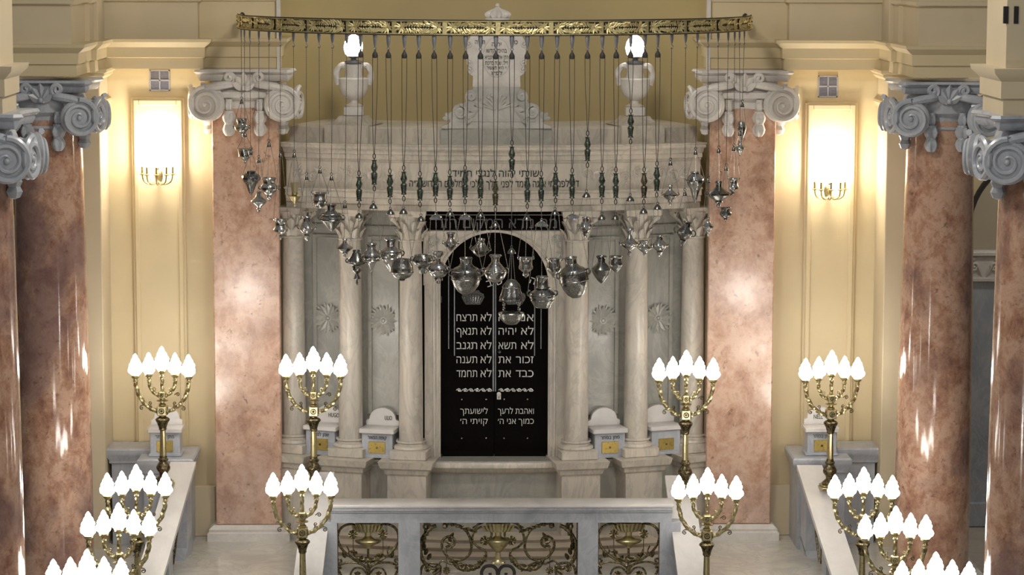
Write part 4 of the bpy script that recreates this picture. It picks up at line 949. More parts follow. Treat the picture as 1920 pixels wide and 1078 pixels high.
# ================================================================ HANGING OIL LAMPS
PR = {
 'cupfin': [(.80,0),(.84,.02),(.72,.08),(.60,.25),(.70,.34),(1,.45),(.95,.55),(.55,.70),(.24,.78),(.30,.84),(.14,.90),(.16,.94),(0,1)],
 'bowlfin': [(.97,0),(1,.03),(.90,.12),(.78,.45),(.80,.50),(.66,.56),(.5,.66),(.2,.77),(.27,.85),(.12,.92),(0,1)],
 'turnip': [(.48,0),(.54,.03),(.46,.06),(.85,.14),(1,.26),(.98,.33),(.8,.44),(.62,.52),(.52,.6),(.44,.68),(.36,.76),(.26,.86),(.14,.94),(0,1)],
 'pot': [(.84,0),(.88,.03),(.74,.10),(.70,.24),(.96,.36),(1,.44),(.92,.54),(.6,.68),(.28,.76),(.34,.84),(.15,.91),(0,1)],
 'jarfin': [(.36,0),(.42,.03),(.30,.09),(.38,.22),(.55,.3),(.95,.42),(1,.48),(.86,.57),(.42,.70),(.24,.78),(.30,.82),(.12,.88),(.2,.93),(0,1)],
 'bowl': [(.98,0),(1,.03),(.90,.08),(.88,.36),(.97,.44),(.95,.6),(.75,.8),(.4,.95),(0,1)],
 'stemcup': [(.95,0),(1,.03),(.86,.08),(.74,.22),(.80,.38),(1,.48),(.92,.58),(.45,.68),(.18,.74),(.2,.8),(.12,.96),(0,1)],
 'potfoot': [(.52,0),(.56,.03),(.44,.07),(.44,.2),(.8,.33),(1,.44),(.88,.56),(.5,.68),(.34,.73),(.44,.77),(.34,.84),(.2,.93),(.25,.96),(0,1)],
 'amph': [(.42,0),(.48,.03),(.36,.08),(.34,.22),(.55,.31),(.62,.34),(.9,.45),(1,.51),(.95,.56),(.72,.7),(.36,.88),(.22,.95),(0,1)],
 'squat': [(.28,0),(.33,.04),(.24,.10),(.26,.2),(.55,.32),(1,.44),(1,.5),(.7,.62),(.3,.72),(.34,.77),(.14,.84),(.2,.91),(0,1)],
 'longfin': [(.40,0),(.46,.02),(.42,.07),(.62,.14),(.9,.25),(1,.31),(.86,.38),(.5,.43),(.46,.52),(.56,.56),(.40,.60),(.16,.66),(.3,.75),(.4,.80),(.1,.83),(.09,.88),(.14,.94),(0,1)],
 'vasefin': [(.66,0),(.72,.03),(.5,.09),(.52,.2),(.9,.34),(1,.46),(.9,.56),(.56,.64),(.5,.67),(.3,.8),(.1,.90),(.13,.95),(0,1)],
 'bigneck': [(.56,0),(.6,.03),(.42,.08),(.40,.24),(.62,.31),(.9,.39),(1,.45),(.94,.55),(.62,.75),(.3,.88),(.2,.92),(.14,.97),(0,1)],
 'sphere': [(.74,0),(.78,.04),(.76,.1),(.92,.28),(1,.48),(.94,.66),(.7,.80),(.34,.88),(.26,.90),(.3,.94),(.14,.98),(0,1)],
 'flatwide': [(.78,0),(.84,.05),(.82,.08),(1,.24),(1,.36),(.82,.50),(.56,.56),(.5,.6),(.52,.66),(.42,.9),(.30,1),(0,1)],
 'bulbpot': [(.62,0),(.56,.06),(.28,.16),(.22,.22),(.26,.3),(.62,.36),(.96,.47),(1,.54),(.95,.62),(.7,.75),(.36,.80),(.44,.83),(.42,.88),(.22,.9),(.2,.97),(0,1)],
 'smallamph': [(.66,0),(.7,.04),(.5,.1),(.44,.25),(.62,.42),(1,.56),(1,.60),(.7,.75),(.3,.9),(0,1)],
 'bigpot': [(.42,0),(.46,.02),(.40,.05),(.38,.16),(.52,.23),(.78,.28),(.94,.33),(.98,.37),(1,.42),(1,.52),(.98,.57),(.95,.62),(.84,.75),(.58,.90),(.3,.98),(.1,.985),(0,1)],
 'onion': [(.34,0),(.4,.05),(.34,.12),(.38,.24),(.66,.42),(1,.58),(.96,.66),(.62,.84),(.26,.95),(0,1)],
 'centramph': [(.52,0),(.56,.04),(.36,.08),(.34,.24),(.56,.36),(.92,.50),(1,.57),(1,.64),(.82,.80),(.5,.92),(.24,.965),(.1,1),(0,1)],
 'thimble': [(.95,0),(1,.03),(.92,.08),(.9,.34),(1,.44),(.98,.54),(.6,.66),(.32,.72),(.46,.80),(.4,.88),(.12,.95),(0,1)],
 'conecup': [(.98,0),(1,.03),(.92,.08),(.9,.3),(1,.42),(.96,.54),(.6,.72),(.2,.92),(.1,.97),(0,1)],
 'belly': [(.46,0),(.5,.03),(.44,.07),(.45,.34),(.6,.42),(.9,.5),(1,.56),(1,.66),(.9,.72),(.92,.75),(.72,.88),(.62,.97),(.4,1),(0,1)],
 'pointjar': [(.5,0),(.56,.03),(.36,.10),(.36,.22),(.6,.33),(.95,.45),(1,.5),(.9,.6),(.62,.77),(.3,.92),(.05,.99),(0,1)],
 'pointcup': [(.9,0),(.96,.05),(.86,.1),(.84,.26),(1,.42),(.96,.56),(.7,.75),(.3,.93),(0,1)],
 'saucer': [(.5,0),(.54,.03),(.36,.12),(.22,.2),(.3,.25),(.42,.33),(.8,.44),(1,.5),(.96,.55),(.62,.65),(.24,.72),(.14,.78),(.24,.86),(.2,.9),(.06,.94),(.09,.97),(0,1)],
 'goblet': [(.62,0),(.8,.08),(1,.32),(.86,.5),(.5,.75),(.3,.88),(.36,.93),(.15,.97),(0,1)],
}
# hook, x, y rim, y bottom, width, profile, material, cap y, tilt, handle size, label
LT = [
 (0, 453, 222, 259, 28, 'cupfin', 'silver', None, 0, 1, 'small silver cup lamp hanging highest at the left, between the capital husks'),
 (1, 459, 279, 308, 30, 'bowlfin', 'silver', 252, 0, 0, 'wide-rimmed silver bowl lamp, second highest on the left rose pilaster'),
 (2, 470, 321, 367, 34, 'turnip', 'silver_dark', 285, 0, 0, 'ringed turnip-shaped silver lamp, leftmost of the trio low on the left rose pilaster'),
 (3, 485, 359, 399, 30, 'jarfin', 'silver', 300, 0, 0, 'small bellied silver lamp, lowest of the trio on the left rose pilaster'),
 (4, 504, 333, 378, 33, 'pot', 'silver', 270, 0, 1, 'silver pot lamp with wide mouth, rightmost of the trio on the left rose pilaster'),
 (5, 526, 411, 451, 28, 'stemcup', 'silver', 290, 0, 0, 'silver cup lamp with long stem, hanging over the right edge of the left pilaster'),
 (6, 552, 343, 388, 25, 'glasscup', 'brass', 290, 0, 1, 'small yellow brass lamp holding a glass cup, left of the ark entablature'),
 (7, 575, 406, 453, 31, 'potfoot', 'silver', 332, 0, 1, 'round silver pot lamp with foot, in front of the leftmost ark bay top'),
 (8, 600, 361, 391, 28, 'bowl', 'silver', 320, 0, 1, 'silver bowl lamp with wide black mouth, in front of the left architrave'),
 (9, 621, 383, 434, 43, 'amph', 'silver_engraved', 333, 0, 1, 'broad pointed silver amphora lamp left of the second ark column capital'),
 (10, 646, 448, 484, 31, 'squat', 'silver', 385, 0, 0, 'small squat silver lamp with narrow neck, on the left ark column'),
 (11, 669, 469, 536, 36, 'longfin', 'silver_dark', 404, 0, 1, 'silver lamp with long turned finial and bottom ring, on the left ark column'),
 (12, 696, 456, 512, 32, 'vasefin', 'silver', 386, 0, 1, 'silver vase lamp with cone tail and ring, in the left bay beside the long-finial lamp'),
 (13, 733, 447, 511, 43, 'bigneck', 'silver', 397, 0, 1, 'tall-necked silver lamp with black mouth, behind the engraved globe lamp'),
 (14, 754, 486, 528, 42, 'sphere', 'silver_engraved', 396, 0, 0, 'engraved silver globe lamp with open rim, on the inner left ark column'),
 (15, 793, 478, 513, 40, 'flatwide', 'silver_engraved', 410, 0, 1, 'flat wide engraved lamp with small foot, left of the door frame'),
 (16, 822, 472, 533, 38, 'bulbpot', 'silver', 406, 0, 1, 'smooth bulbous silver lamp with flared scalloped mouth, on the left door jamb'),
 (17, 845, 436, 472, 27, 'smallamph', 'silver', 400, 0, 1, 'small silver amphora lamp at the left shoulder of the door arch'),
 (18, 874, 483, 553, 56, 'bigpot', 'silver_engraved', 406, 0, 1, 'largest round silver pot lamp with short neck, on the left door leaf'),
 (19, 901, 447, 483, 34, 'onion', 'silver_engraved', 402, 6, 1, 'fluted onion-shaped silver lamp high in the door arch'),
 (20, 929, 478, 532, 43, 'centramph', 'silver', 420, 0, 1, 'silver amphora lamp with two scroll handles at the middle of the door'),
 (21, 959, 523, 609, 49, 'lantern', 'silver_engraved', 470, 0, 0, 'domed silver lantern with two twisted posts and a bowl, hanging lowest of all'),
 (22, 986, 483, 522, 27, 'thimble', 'silver', 408, 0, 1, 'silver cup lamp with knob below, on the right door leaf'),
 (23, 1017, 518, 578, 49, 'belly', 'silver_engraved', 419, 0, 1, 'wide-bellied engraved lamp with tall neck and flat base, on the right door leaf'),
 (24, 1039, 485, 522, 29, 'conecup', 'silver', 398, 0, 1, 'silver cup lamp tapering to a point, on the right door jamb'),
 (25, 1076, 482, 560, 55, 'bigpot', 'silver_engraved', 405, -9, 1, 'large tilted silver amphora lamp with banded belly, on the inner right ark column'),
 (26, 1098, 407, 446, 27, 'potfoot', 'silver', 365, 0, 1, 'small silver pot lamp at the inner right ark column capital'),
 (27, 1128, 480, 532, 38, 'pointjar', 'silver_dark', 407, 0, 0, 'dark silver jar lamp tapering to a sharp point, right of the banded amphora'),
 (28, 1155, 480, 511, 27, 'pointcup', 'silver_engraved', 407, 0, 0, 'engraved silver cup lamp with pointed base, beside the sharp-pointed jar lamp'),
 (29, 1181, 430, 483, 34, 'saucer', 'silver', 372, 0, 1, 'saucer-shaped silver lamp with funnel mouth, on the right ark column'),
 (30, 1209, 451, 481, 24, 'cupfin', 'silver', 395, 0, 1, 'small silver cup lamp in the middle of three on the right ark column'),
 (31, 1237, 442, 482, 28, 'potfoot', 'silver', 388, 0, 1, 'silver pot lamp with dark mouth at the right edge of the right ark column'),
 (32, 1257, 347, 387, 29, 'squat', 'silver', 305, 0, 1, 'squat silver lamp in front of the right end of the architrave'),
 (33, 1284, 415, 463, 31, 'potfoot', 'silver_dark', 362, 14, 2, 'dark tilted silver lamp with big loop handle, in the right outer bay'),
 (34, 1304, 322, 381, 31, 'turnip', 'silver', 285, 0, 1, 'ribbed silver lamp tapering downward, left of the right rose pilaster'),
 (35, 1328, 408, 444, 22, 'squat', 'silver', 338, 0, 0, 'small silver lamp over the left edge of the right rose pilaster'),
 (36, 1348, 340, 391, 44, 'squat', 'silver_dark', 282, 0, 1, 'broad-shouldered silver lamp, widest one on the right rose pilaster'),
 (37, 1361, 389, 416, 23, 'pot', 'silver_dark', 315, 0, 0, 'small dark cup lamp under the broad-shouldered lamp on the right pilaster'),
 (38, 1376, 334, 369, 20, 'stemcup', 'silver', 278, 0, 1, 'narrow silver cup lamp on long chains, right of the broad-shouldered lamp'),
 (39, 1388, 264, 294, 19, 'jarfin', 'silver', 250, 0, 0, 'tiny silver lamp, lower of the two at the top of the right rose pilaster'),
 (40, 1391, 228, 264, 18, 'goblet', 'silver', None, 0, 0, 'slender silver goblet lamp hanging highest, between the husks of the right capital'),
]
def chain(mb, a, b_, r=.0036):
    a, b_ = Vector(a), Vector(b_); L = (b_-a).length; n = max(4, int(L/.014))
    mb.tube([a+(b_-a)*i/n for i in range(n+1)], [r*(1.25 if i % 2 else .6) for i in range(n+1)], 5)
# lamps whose bodies overlap in the view hang one in front of the other
DY = {11: .10, 12: -.06, 13: .16, 14: -.14, 15: .12, 16: -.10, 18: -.04, 19: .12, 20: .10, 21: -.16, 22: .12, 23: -.12, 24: .12, 25: -.10, 27: -.05, 28: .10, 29: -.05, 30: .08, 31: -.04, 36: -.08, 37: .10, 39: .06, 40: -.06}
for (hk, px, y0, y1, wpx, prof, mt, capy, tilt, hs, lab) in LT:
    X, d = HX[hk]; yh = Y(d)+.02; d += DY.get(hk, 0); v0, v1 = at(px, y0, d), at(px, y1, d); yy = Y(d)+.02
    cx, zt, zb = v0.x, v0.z, v1.z; h = zt-zb; R = wpx/2*(d/36)*36/5000*1.004
    name = 'oil_lamp' if prof != 'lantern' else 'hanging_lantern'
    r = thing(name, (cx, yy, zb), lab, 'hanging lamp', 'silver lamps hanging from the curved rail')
    F = T(cx, yy, zb+h*.5) @ RY(math.radians(tilt)) @ T(0, 0, -h*.5)
    m = M[mt]
    zlug = zt-h*.45
    if prof == 'glasscup':
        b = MB(); b.lathe([(0, 0), (R*.2, h*.04), (R*.14, h*.12), (R*.3, h*.2), (R*.85, h*.38), (R, h*.45), (R*.6, h*.48), (R*.35, h*.52), (R*.5, h*.56), (R*.5, h*.6)], 24, F); b.build('bowl', m, r)
        b = MB(); b.lathe([(R*.44, h*.58), (R*.5, h*.75), (R*.62, h), (R*.56, h), (R*.44, h*.75), (R*.36, h*.6)], 20, F); b.build('glass_cup', M['glass'], r)
    elif prof == 'lantern':
        hh = h
        b = MB(); b.lathe([(R*.98, 0+hh*.52), (R*.86, hh*.545), (R*.9, hh*.6), (R*.8, hh*.66), (R*.66, hh*.80), (R*.7, hh*.82), (R*.62, hh*.88), (R*.40, hh*.96), (R*.16, hh*.99), (0, hh)], 32, F, flute=16, amp=.03); b.build('dome', m, r)
        for sg in (-1, 1):
            b = MB(); b.tube([(sg*R*.58, 0, hh*(.22+.34*i/24)) for i in range(25)], .014, 8, M=F, twist=(.3, 2, .9)); b.build('twisted_post', M['silver'], r)
        b = MB(); b.lathe([(0, 0), (R*.4, .004), (R*.62, hh*.06), (R*.86, hh*.13), (R*.95, hh*.2), (R, hh*.25), (R*.96, hh*.265), (R*.9, hh*.25), (R*.8, hh*.16), (0, hh*.08)], 32, F, flute=16, amp=.02); b.build('bowl', m, r)
        zlug = zt-h*.1
    else:
        P_ = [(q*R, h*(1-t)) for q, t in PR[prof]]
        r0_ = P_[0][0]
        inn = [(0, h*.90), (r0_*.80, h*.90), (r0_*.84, h*.97)]
        fl, am = (14, .05) if prof in ('onion',) else ((10, .05) if prof == 'turnip' else (0, 0))
        body = inn+P_
        b = MB(); b.lathe(body[::-1], 28, F, flute=fl, amp=am)
        if prof in ('bigpot', 'belly', 'centramph', 'sphere', 'amph', 'bigneck', 'vasefin'):
            for t in (.36, .58):
                rr = max(q for q, tt in PR[prof] if abs(tt-t) < .12)*R; zz = h*(1-t); b.torus(rr*.99, .007, F @ T(0, 0, zz), 28, 6)
        b.build('body', m, r)
        b = MB(); b.lathe([(r0_*.82, h*.905), (r0_*.82, h*.915), (0, h*.92)], 18, F); b.build('shaded_mouth', M['ink_shade'], r)  # black disc stands in for the shade inside the open mouth
        tm = max(PR[prof], key=lambda q: q[0])[1]; zlug = zb+h*(1-min(tm, .55))
    # lugs with scroll handles
    rr = R*.98 if prof != 'lantern' else R*.3
    hand = [Vector((cx+rr*math.cos(a), yy+rr*math.sin(a), zlug)) for a in (PI*1.02, -.02, -PI*.52)]
    ctr = Vector((cx, yy, zlug))
    if tilt:
        pv = Vector((cx, yy, zb+h*.5)); Rm = Matrix.Rotation(math.radians(tilt), 3, 'Y'); hand = [pv+Rm @ (q-pv) for q in hand]
    if hs:
        for q in hand:
            o = (q-ctr); o.z = 0; o = o.normalized(); s_ = R*(.22 if hs == 1 else .42)
            b = MB(); b.tube([q+o*(s_*.75*math.sin(t)-.004+s_*.2)+Vector((0, 0, s_*.9*math.cos(t)+s_*.2)) for t in [-.5+PI*1.4*j/10 for j in range(11)]], R*.055+.002, 6); b.build('handle', m, r)
            q += o*s_*.6+Vector((0, 0, s_*.8))
    # suspension: cap, three chains, link to the hook or to the counterweight
    topx, topz = WBOT[hk] if hk in WBOT else (X, zr0-.165)
    top = Vector((topx, yh, topz))
    capz = zat(capy, d, px) if capy else min(topz-.05, zt+.22)
    cpx_ = cx+(topx-cx)*max(0, min(1, (capz-zt)/max(.05, topz-zt)))
    capc = Vector((cpx_, yy, capz))
    big = hk in (16, 18, 23, 25); cr_ = .075 if big else (.05 if hk in WBOT else .026)
    b = MB(); b.lathe([(cr_, -.035), (cr_*1.05, -.03), (cr_*.9, -.01), (cr_*.55, .015), (cr_*.2, .028), (.006, .03), (0, .032)], 16, T(*capc), flute=8 if big else 0, amp=.06); b.tube([(capc.x+.014*math.sin(q), yy, capc.z+.043+.014*math.cos(q)) for q in [2*PI*j/10 for j in range(10)]], .0045, 5, True)
    b.build('chain_cap', M['silver'] if big else M['silver_dark'], r)
    for q in hand:
        e = capc+Vector(((q.x-cx)/max(R, .01)*cr_*.8, (q.y-yy)/max(R, .01)*cr_*.8, -.03))
        b = MB(); chain(b, e, q); b.build('chain', M['chain_metal'], r)
    b = MB(); chain(b, capc+Vector((0, 0, .05)), top, .004); b.build('hanger_chain', M['chain_metal'], r)
# ================================================================ CANDELABRA (five flames each)
def flame(mb, x, z0, h, r, y=0):
    P_ = [(.40, 0), (.62, .03), (.94, .13), (1.03, .23), (.98, .32), (.84, .39), (.90, .45), (.86, .52), (.66, .60), (.66, .66), (.56, .73), (.36, .80), (.36, .85), (.24, .92), (.12, .97), (0, 1)]
    mb.lathe([(q*r, z0+h*t) for q, t in P_], 18, T(x, y, 0), rfun=lambda a, z_, k: 1+.12*math.cos(5*a+30*(z_-z0)))
def make_candelabrum():
    r = thing('candelabrum', (0, 0, 0), '', 'candelabrum', 'five-flame brass candelabra on the marble rails')
    B = dict(world=False)
    br = M['brass']
    b = MB(); b.box(-.14, .14, -.14, .14, 0, .035, bev=.01); b.box(-.115, .115, -.115, .115, .035, .06, bev=.01); b.build('base_plate', br, r, **B)
    b = MB(); b.lathe([(.10, .06), (.105, .085), (.075, .11), (.05, .14), (.055, .17), (.088, .22), (.09, .25), (.07, .29), (.05, .32), (.062, .34), (.068, .355), (.05, .37), (.045, .40)], 20, flute=8, amp=.04); b.build('foot', M['bronze'], r, **B)
    b = MB(); b.lathe([(.040, .39), (.042, .42), (.036, .70), (.036, .74)], 18, flute=9, amp=.05); b.build('shaft', br, r, **B)
    b = MB(); b.lathe([(.038, .735), (.05, .75), (.045, .80), (.055, .835), (.09, .865), (.095, .885), (.075, .905), (.045, .92), (.045, .945)], 20)
    for k in range(6): b.leaf(.13, .06, .55, .3, RZ(k*PI/3) @ T(0, -.04, .75))
    b.build('acanthus_collar', M['bronze'], r, **B)
    def block(z, s):
        b = MB(); b.box(-s, s, -s, s, z-s, z+s, bev=.012); o = b.build('block', br, r, **B)
        m = MB()
        for a in (0, PI/2, PI, -PI/2): m.torus(s*.5, s*.13, RZ(a) @ T(0, -s, z) @ RX(PI/2), 18, 6); m.lathe([(s*.28, 0), (s*.2, .012), (0, .018)], 12, RZ(a) @ T(0, -s, z) @ RX(PI/2))
        m.build('boss', M['bronze'], o, **B)
    block(1.0, .064)
    b = MB(); b.lathe([(.045, 1.06), (.05, 1.085), (.028, 1.10), (.03, 1.115), (.074, 1.128), (.076, 1.138), (.03, 1.15), (.03, 1.165)], 20); b.build('knop', br, r, **B)
    block(1.206, .046)
    b = MB(); b.tube([(0, 0, 1.25+.21*i/24) for i in range(25)], .022, 10, twist=(.22, 3, .5)); b.build('stem', br, r, **B)
    def cup(parent, x, z):
        b = MB(); b.lathe([(.028, z-.085), (.034, z-.08), (.026, z-.06), (.028, z-.045), (.05, z-.028), (.055, z-.018), (.045, z-.01), (.06, z), (.055, z+.006), (0, z+.006)], 16, T(x, 0, 0)); b.build('candle_cup', br, parent, **B)
    sx_ = bpy.data.objects
    st = [c for c in r.children if c.name.startswith('stem')][-1]
    cup(st, 0, 1.535)
    for sg in (-1, 1):
        # inner arm
        p = smooth([(sg*.04, 0, 1.195), (sg*.085, 0, 1.215), (sg*.135, 0, 1.265), (sg*.168, 0, 1.34), (sg*.175, 0, 1.41)], 7)
        b = MB(); b.tube(p, .021, 10, twist=(.32, 3, .75)); b.tube(spiral(sg*.11, 1.285, .03, .008, -PI*.4, -sg*1.2, 16), .006, 5); a = b.build('arm', br, r, **B); cup(a, sg*.175, 1.485)
        b = MB(); flame(b, sg*.175, 1.488, .28, .082); b.build('flame_globe', M['bulb'], r, **B)
        p = smooth([(sg*.055, 0, .985), (sg*.12, 0, 1.005), (sg*.205, 0, 1.06), (sg*.285, 0, 1.15), (sg*.335, 0, 1.27), (sg*.352, 0, 1.385)], 8)
        b = MB(); b.tube(p, .024, 10, twist=(.32, 3, .75)); a = b.build('arm', br, r, **B); cup(a, sg*.353, 1.46)
        for pts, rr in ((smooth([(sg*.20, 0, 1.05), (sg*.25, 0, 1.065), (sg*.285, 0, 1.06)]+spiral(sg*.275, 1.03, .032, .008, PI/2, -sg*1.3, 12), 3), .0065),
                        (smooth([(sg*.13, 0, 1.02), (sg*.155, 0, 1.07)]+spiral(sg*.165, 1.10, .026, .007, -PI/2, -sg*1.2, 12), 3), .006)):
            t_ = MB(); t_.tube(pts, rr, 5); t_.build('tendril', M['bronze'], a, **B)
        if sg > 0: t_ = MB(); t_.tube(smooth([(.16, 0, 1.21), (.19, 0, 1.235)]+spiral(.205, 1.215, .028, .007, PI/2, -1.2, 12), 3), .006, 5); t_.build('tendril', M['bronze'], a, **B)
        b = MB(); flame(b, sg*.353, 1.464, .285, .086); b.build('flame_globe', M['bulb'], r, **B)
    b = MB(); flame(b, 0, 1.538, .312, .094); b.build('flame_globe', M['bulb'], r, **B)
    return r
CAND = [  # px of the middle flame tip, py, depth, turn in degrees, label
 (303, 649, 34.5, -6, 'five-flame brass candelabrum in front of the donation box at the left yellow wall'),
 (587, 649, 34.2, 0, 'five-flame brass candelabrum in front of the left bay of the marble ark'),
 (1287, 656, 34.2, 2, 'five-flame brass candelabrum in front of the right bay of the marble ark'),
 (1560, 656, 34.5, 8, 'five-flame brass candelabrum in front of the donation box at the right yellow wall'),
 (566, 870, 32.2, 2, 'five-flame brass candelabrum on the left stair rail beside the central balustrade'),
 (1327, 876, 32.2, -2, 'five-flame brass candelabrum on the right stair rail beside the central balustrade'),
 (255, 870, 32.3, 4, 'five-flame candelabrum on the left side rail, second one down from the wall'),
 (1620, 875, 32.3, -4, 'five-flame candelabrum on the right side rail, second one down from the wall'),
 (222, 942, 30.6, 3, 'five-flame candelabrum on the left side rail, third one down from the wall'),
 (1680, 948, 30.6, -3, 'five-flame candelabrum on the right side rail, third one down from the wall'),
 (163, 1029, 27.6, 4, 'candelabrum at the bottom left of which only the flame globes show'),
 (1755, 1034, 27.6, -4, 'candelabrum at the bottom right of which only the flame globes show')]
proto = make_candelabrum()
CPOS = []
for i, (px, py, d, tz, lab) in enumerate(CAND):
    o = proto if i == 0 else copy_tree(proto)
    v = at(px, py, d); o.location = (v.x, v.y, v.z-1.85); o.rotation_euler = (0, 0, math.radians(tz)); o['label'] = lab; CPOS.append(o.location.copy())
# ================================================================ CENTRAL BALUSTRADE WITH BRONZE PANELS
DB = 33.6; yb_ = Y(DB)
def bz(py): return zat(py, DB, 930)
def bx(px): return xat(px, DB, 1000)
zt = zat(947, 33.42); 
bal = thing('balustrade', (bx(935), yb_, 0), 'grey marble balustrade with bronze scroll panels across the front of the ark', 'balustrade')
xa, xb = bx(622), bx(1258)
b = MB(); prof = [(-.2, bz(977)), (.10, bz(977)), (.10, bz(959)), (.14, bz(957)), (.15, bz(954)), (.18, bz(952)), (.19, zt-.01), (.18, zt), (-.2, zt)]
pb = [(-.2, bz(977)), (-.2, zt), (.2, zt), (.2, bz(977))]
b.sweep([(o-.0, z_) for o, z_ in prof], [(xa, yb_), (xb, yb_)]); rl_ = b.build('rail_front', M['blue_marble'], bal)
rl_.name = 'moulded_rail'
b = MB(); b.box(xa-.02, xb+.02, yb_-.20, yb_+.24, zt-.035, zt+.004, bev=.012); b.build('rail_top', M['pale_rail'], bal)
ZBOT = -.35
for (p0, p1) in ((600, 633), (747, 788), (1083, 1121), (1236, 1275)):
    b = MB(); b.box(bx(p0), bx(p1), yb_-.098, yb_+.14, ZBOT, bz(977)+.004, bev=.003); b.build('post', M['blue_marble'], bal)
b = MB(); b.box(xa, xb, yb_-.14, yb_+.18, ZBOT-.1, bz(1150), bev=.01); b.build('plinth', M['blue_marble'], bal)
IR = M['bronze']
def PP(px, py): return Vector((bx(px), yb_+.02, bz(py)))
def ptube(mb, pts, r, k=5): mb.tube(smooth([PP(*p) for p in pts], k), r, 7)
def pspiral(px, py, r0, r1, a0, turns, n=24): return [(px+(r0*(r1/r0)**(i/n))*math.cos(a0+2*PI*turns*i/n), py-(r0*(r1/r0)**(i/n))*math.sin(a0+2*PI*turns*i/n)) for i in range(n+1)]
PXM = DB/FPX*1.0
def iron_urn(px, py0, parent, s=1.0, tall=False):
    u = MB(); f = lambda y: bz(py0+y*s)-0; g = lambda r: r*s*PXM
    P_ = [(0, 50), (6, 49), (10, 44), (22, 39), (26, 35), (24, 33), (12, 30), (6, 26), (6, 19), (10, 17), (20, 15), (24, 10), (23, 5), (25, 1), (0, 1)]
    if tall: P_ = [(0, 78), (14, 77), (13, 74), (6, 70), (5, 57), (9, 54)]+P_[3:]
    u.lathe([(g(r), f(y)) for r, y in P_], 24, T(bx(px), yb_+.02, 0), sy=.6)
    for k in range(-4, 5): u.leaf(.13*s, .06*s, .4, .35, T(bx(px+k*5*s), yb_+.02-.09*math.cos(k*.3), f(17)) @ RY(k*.16))
    u.build('urn', M['brass'], parent)
def rosette(px, py, r, parent):
    m = MB(); c = PP(px, py); R_ = r*PXM
    for k in range(9): m.leaf(R_, R_*.95, .5, .4, T(c.x, c.y-.015, c.z) @ RY(k*2*PI/9), m=5)
    ball_at(m, T(c.x, c.y-.03, c.z), R_*.28, 8); m.build('rosette', IR, parent)
def swag(pts, parent, r=.03):
    m = MB(); S_ = smooth([PP(*p) for p in pts], 6)
    n = len(S_); m.tube(S_, [r*(.4+.6*math.sin(PI*i/(n-1))) for i in range(n)], 7, twist=(.25, 3, 1.1))
    rnd = random.Random(3)
    for i in range(2, n-2, 2): m.leaf(.07, .045, .5, .35, T(*S_[i]) @ RY(rnd.uniform(-2.5, 2.5)), m=5)
    m.build('garland', IR, parent)
for (pc, side) in ((690, -1), (1179, 1)):
    pm = MB()
    for sg in (-1, 1):
        X_ = lambda q: pc+sg*q
        ptube(pm, [(X_(28), 1001), (X_(20), 992), (X_(26), 984), (X_(40), 984), (X_(53), 993), (X_(57), 1011), (X_(47), 1032), (X_(25), 1050), (X_(4), 1064), (X_(1), 1078), (X_(1), 1110)], .017)
        ptube(pm, [(X_(3), 1062), (X_(20), 1056), (X_(40), 1055), (X_(54), 1060)]+[(pc+sg*x, y) for x, y in pspiral(53, 1052, 6, 2, -PI*.4, 1.0, 12)], .014, 3)
        ptube(pm, [(X_(1), 1078), (X_(12), 1066), (X_(26), 1066), (X_(33), 1078), (X_(26), 1090), (X_(14), 1092)], .013)
        ptube(pm, [(X_(40), 1024), (X_(36), 1034), (X_(40), 1044)], .010)
        ptube(pm, [(X_(48), 1084), (X_(55), 1070), (X_(57), 1064)], .016)
        pm.tube([PP(X_(28), 1003), PP(X_(28), 1034)], .006, 5)
        pm.leaf(.1, .05, .4, .4, T(*PP(X_(50), 1066)) @ RY(sg*.9)); pm.leaf(.1, .05, .4, .4, T(*PP(X_(43), 1046)) @ RY(sg*.4))
    pm.tube([PP(pc, 1029), PP(pc, 1064)], .016, 7); pm.tube([PP(pc-56, 979), PP(pc+56, 979)], .010, 6)
    # frame rods to the posts and the plinth
    for sg in (-1, 1): pm.tube([PP(pc+sg*57.5, 978), PP(pc+sg*57.5, 1150)], .009, 6)
    pn = pm.build('scroll_panel', IR, bal)
    iron_urn(pc, 979, pn); 
    for sg in (-1, 1): rosette(pc+sg*28, 1001, 10.5, pn); rosette(pc+sg*20, 1078, 9.5, pn)
    swag([(pc-28, 1031), (pc-20, 1046), (pc, 1051), (pc+20, 1046), (pc+28, 1031)], pn)
pc = 934; pm = MB()
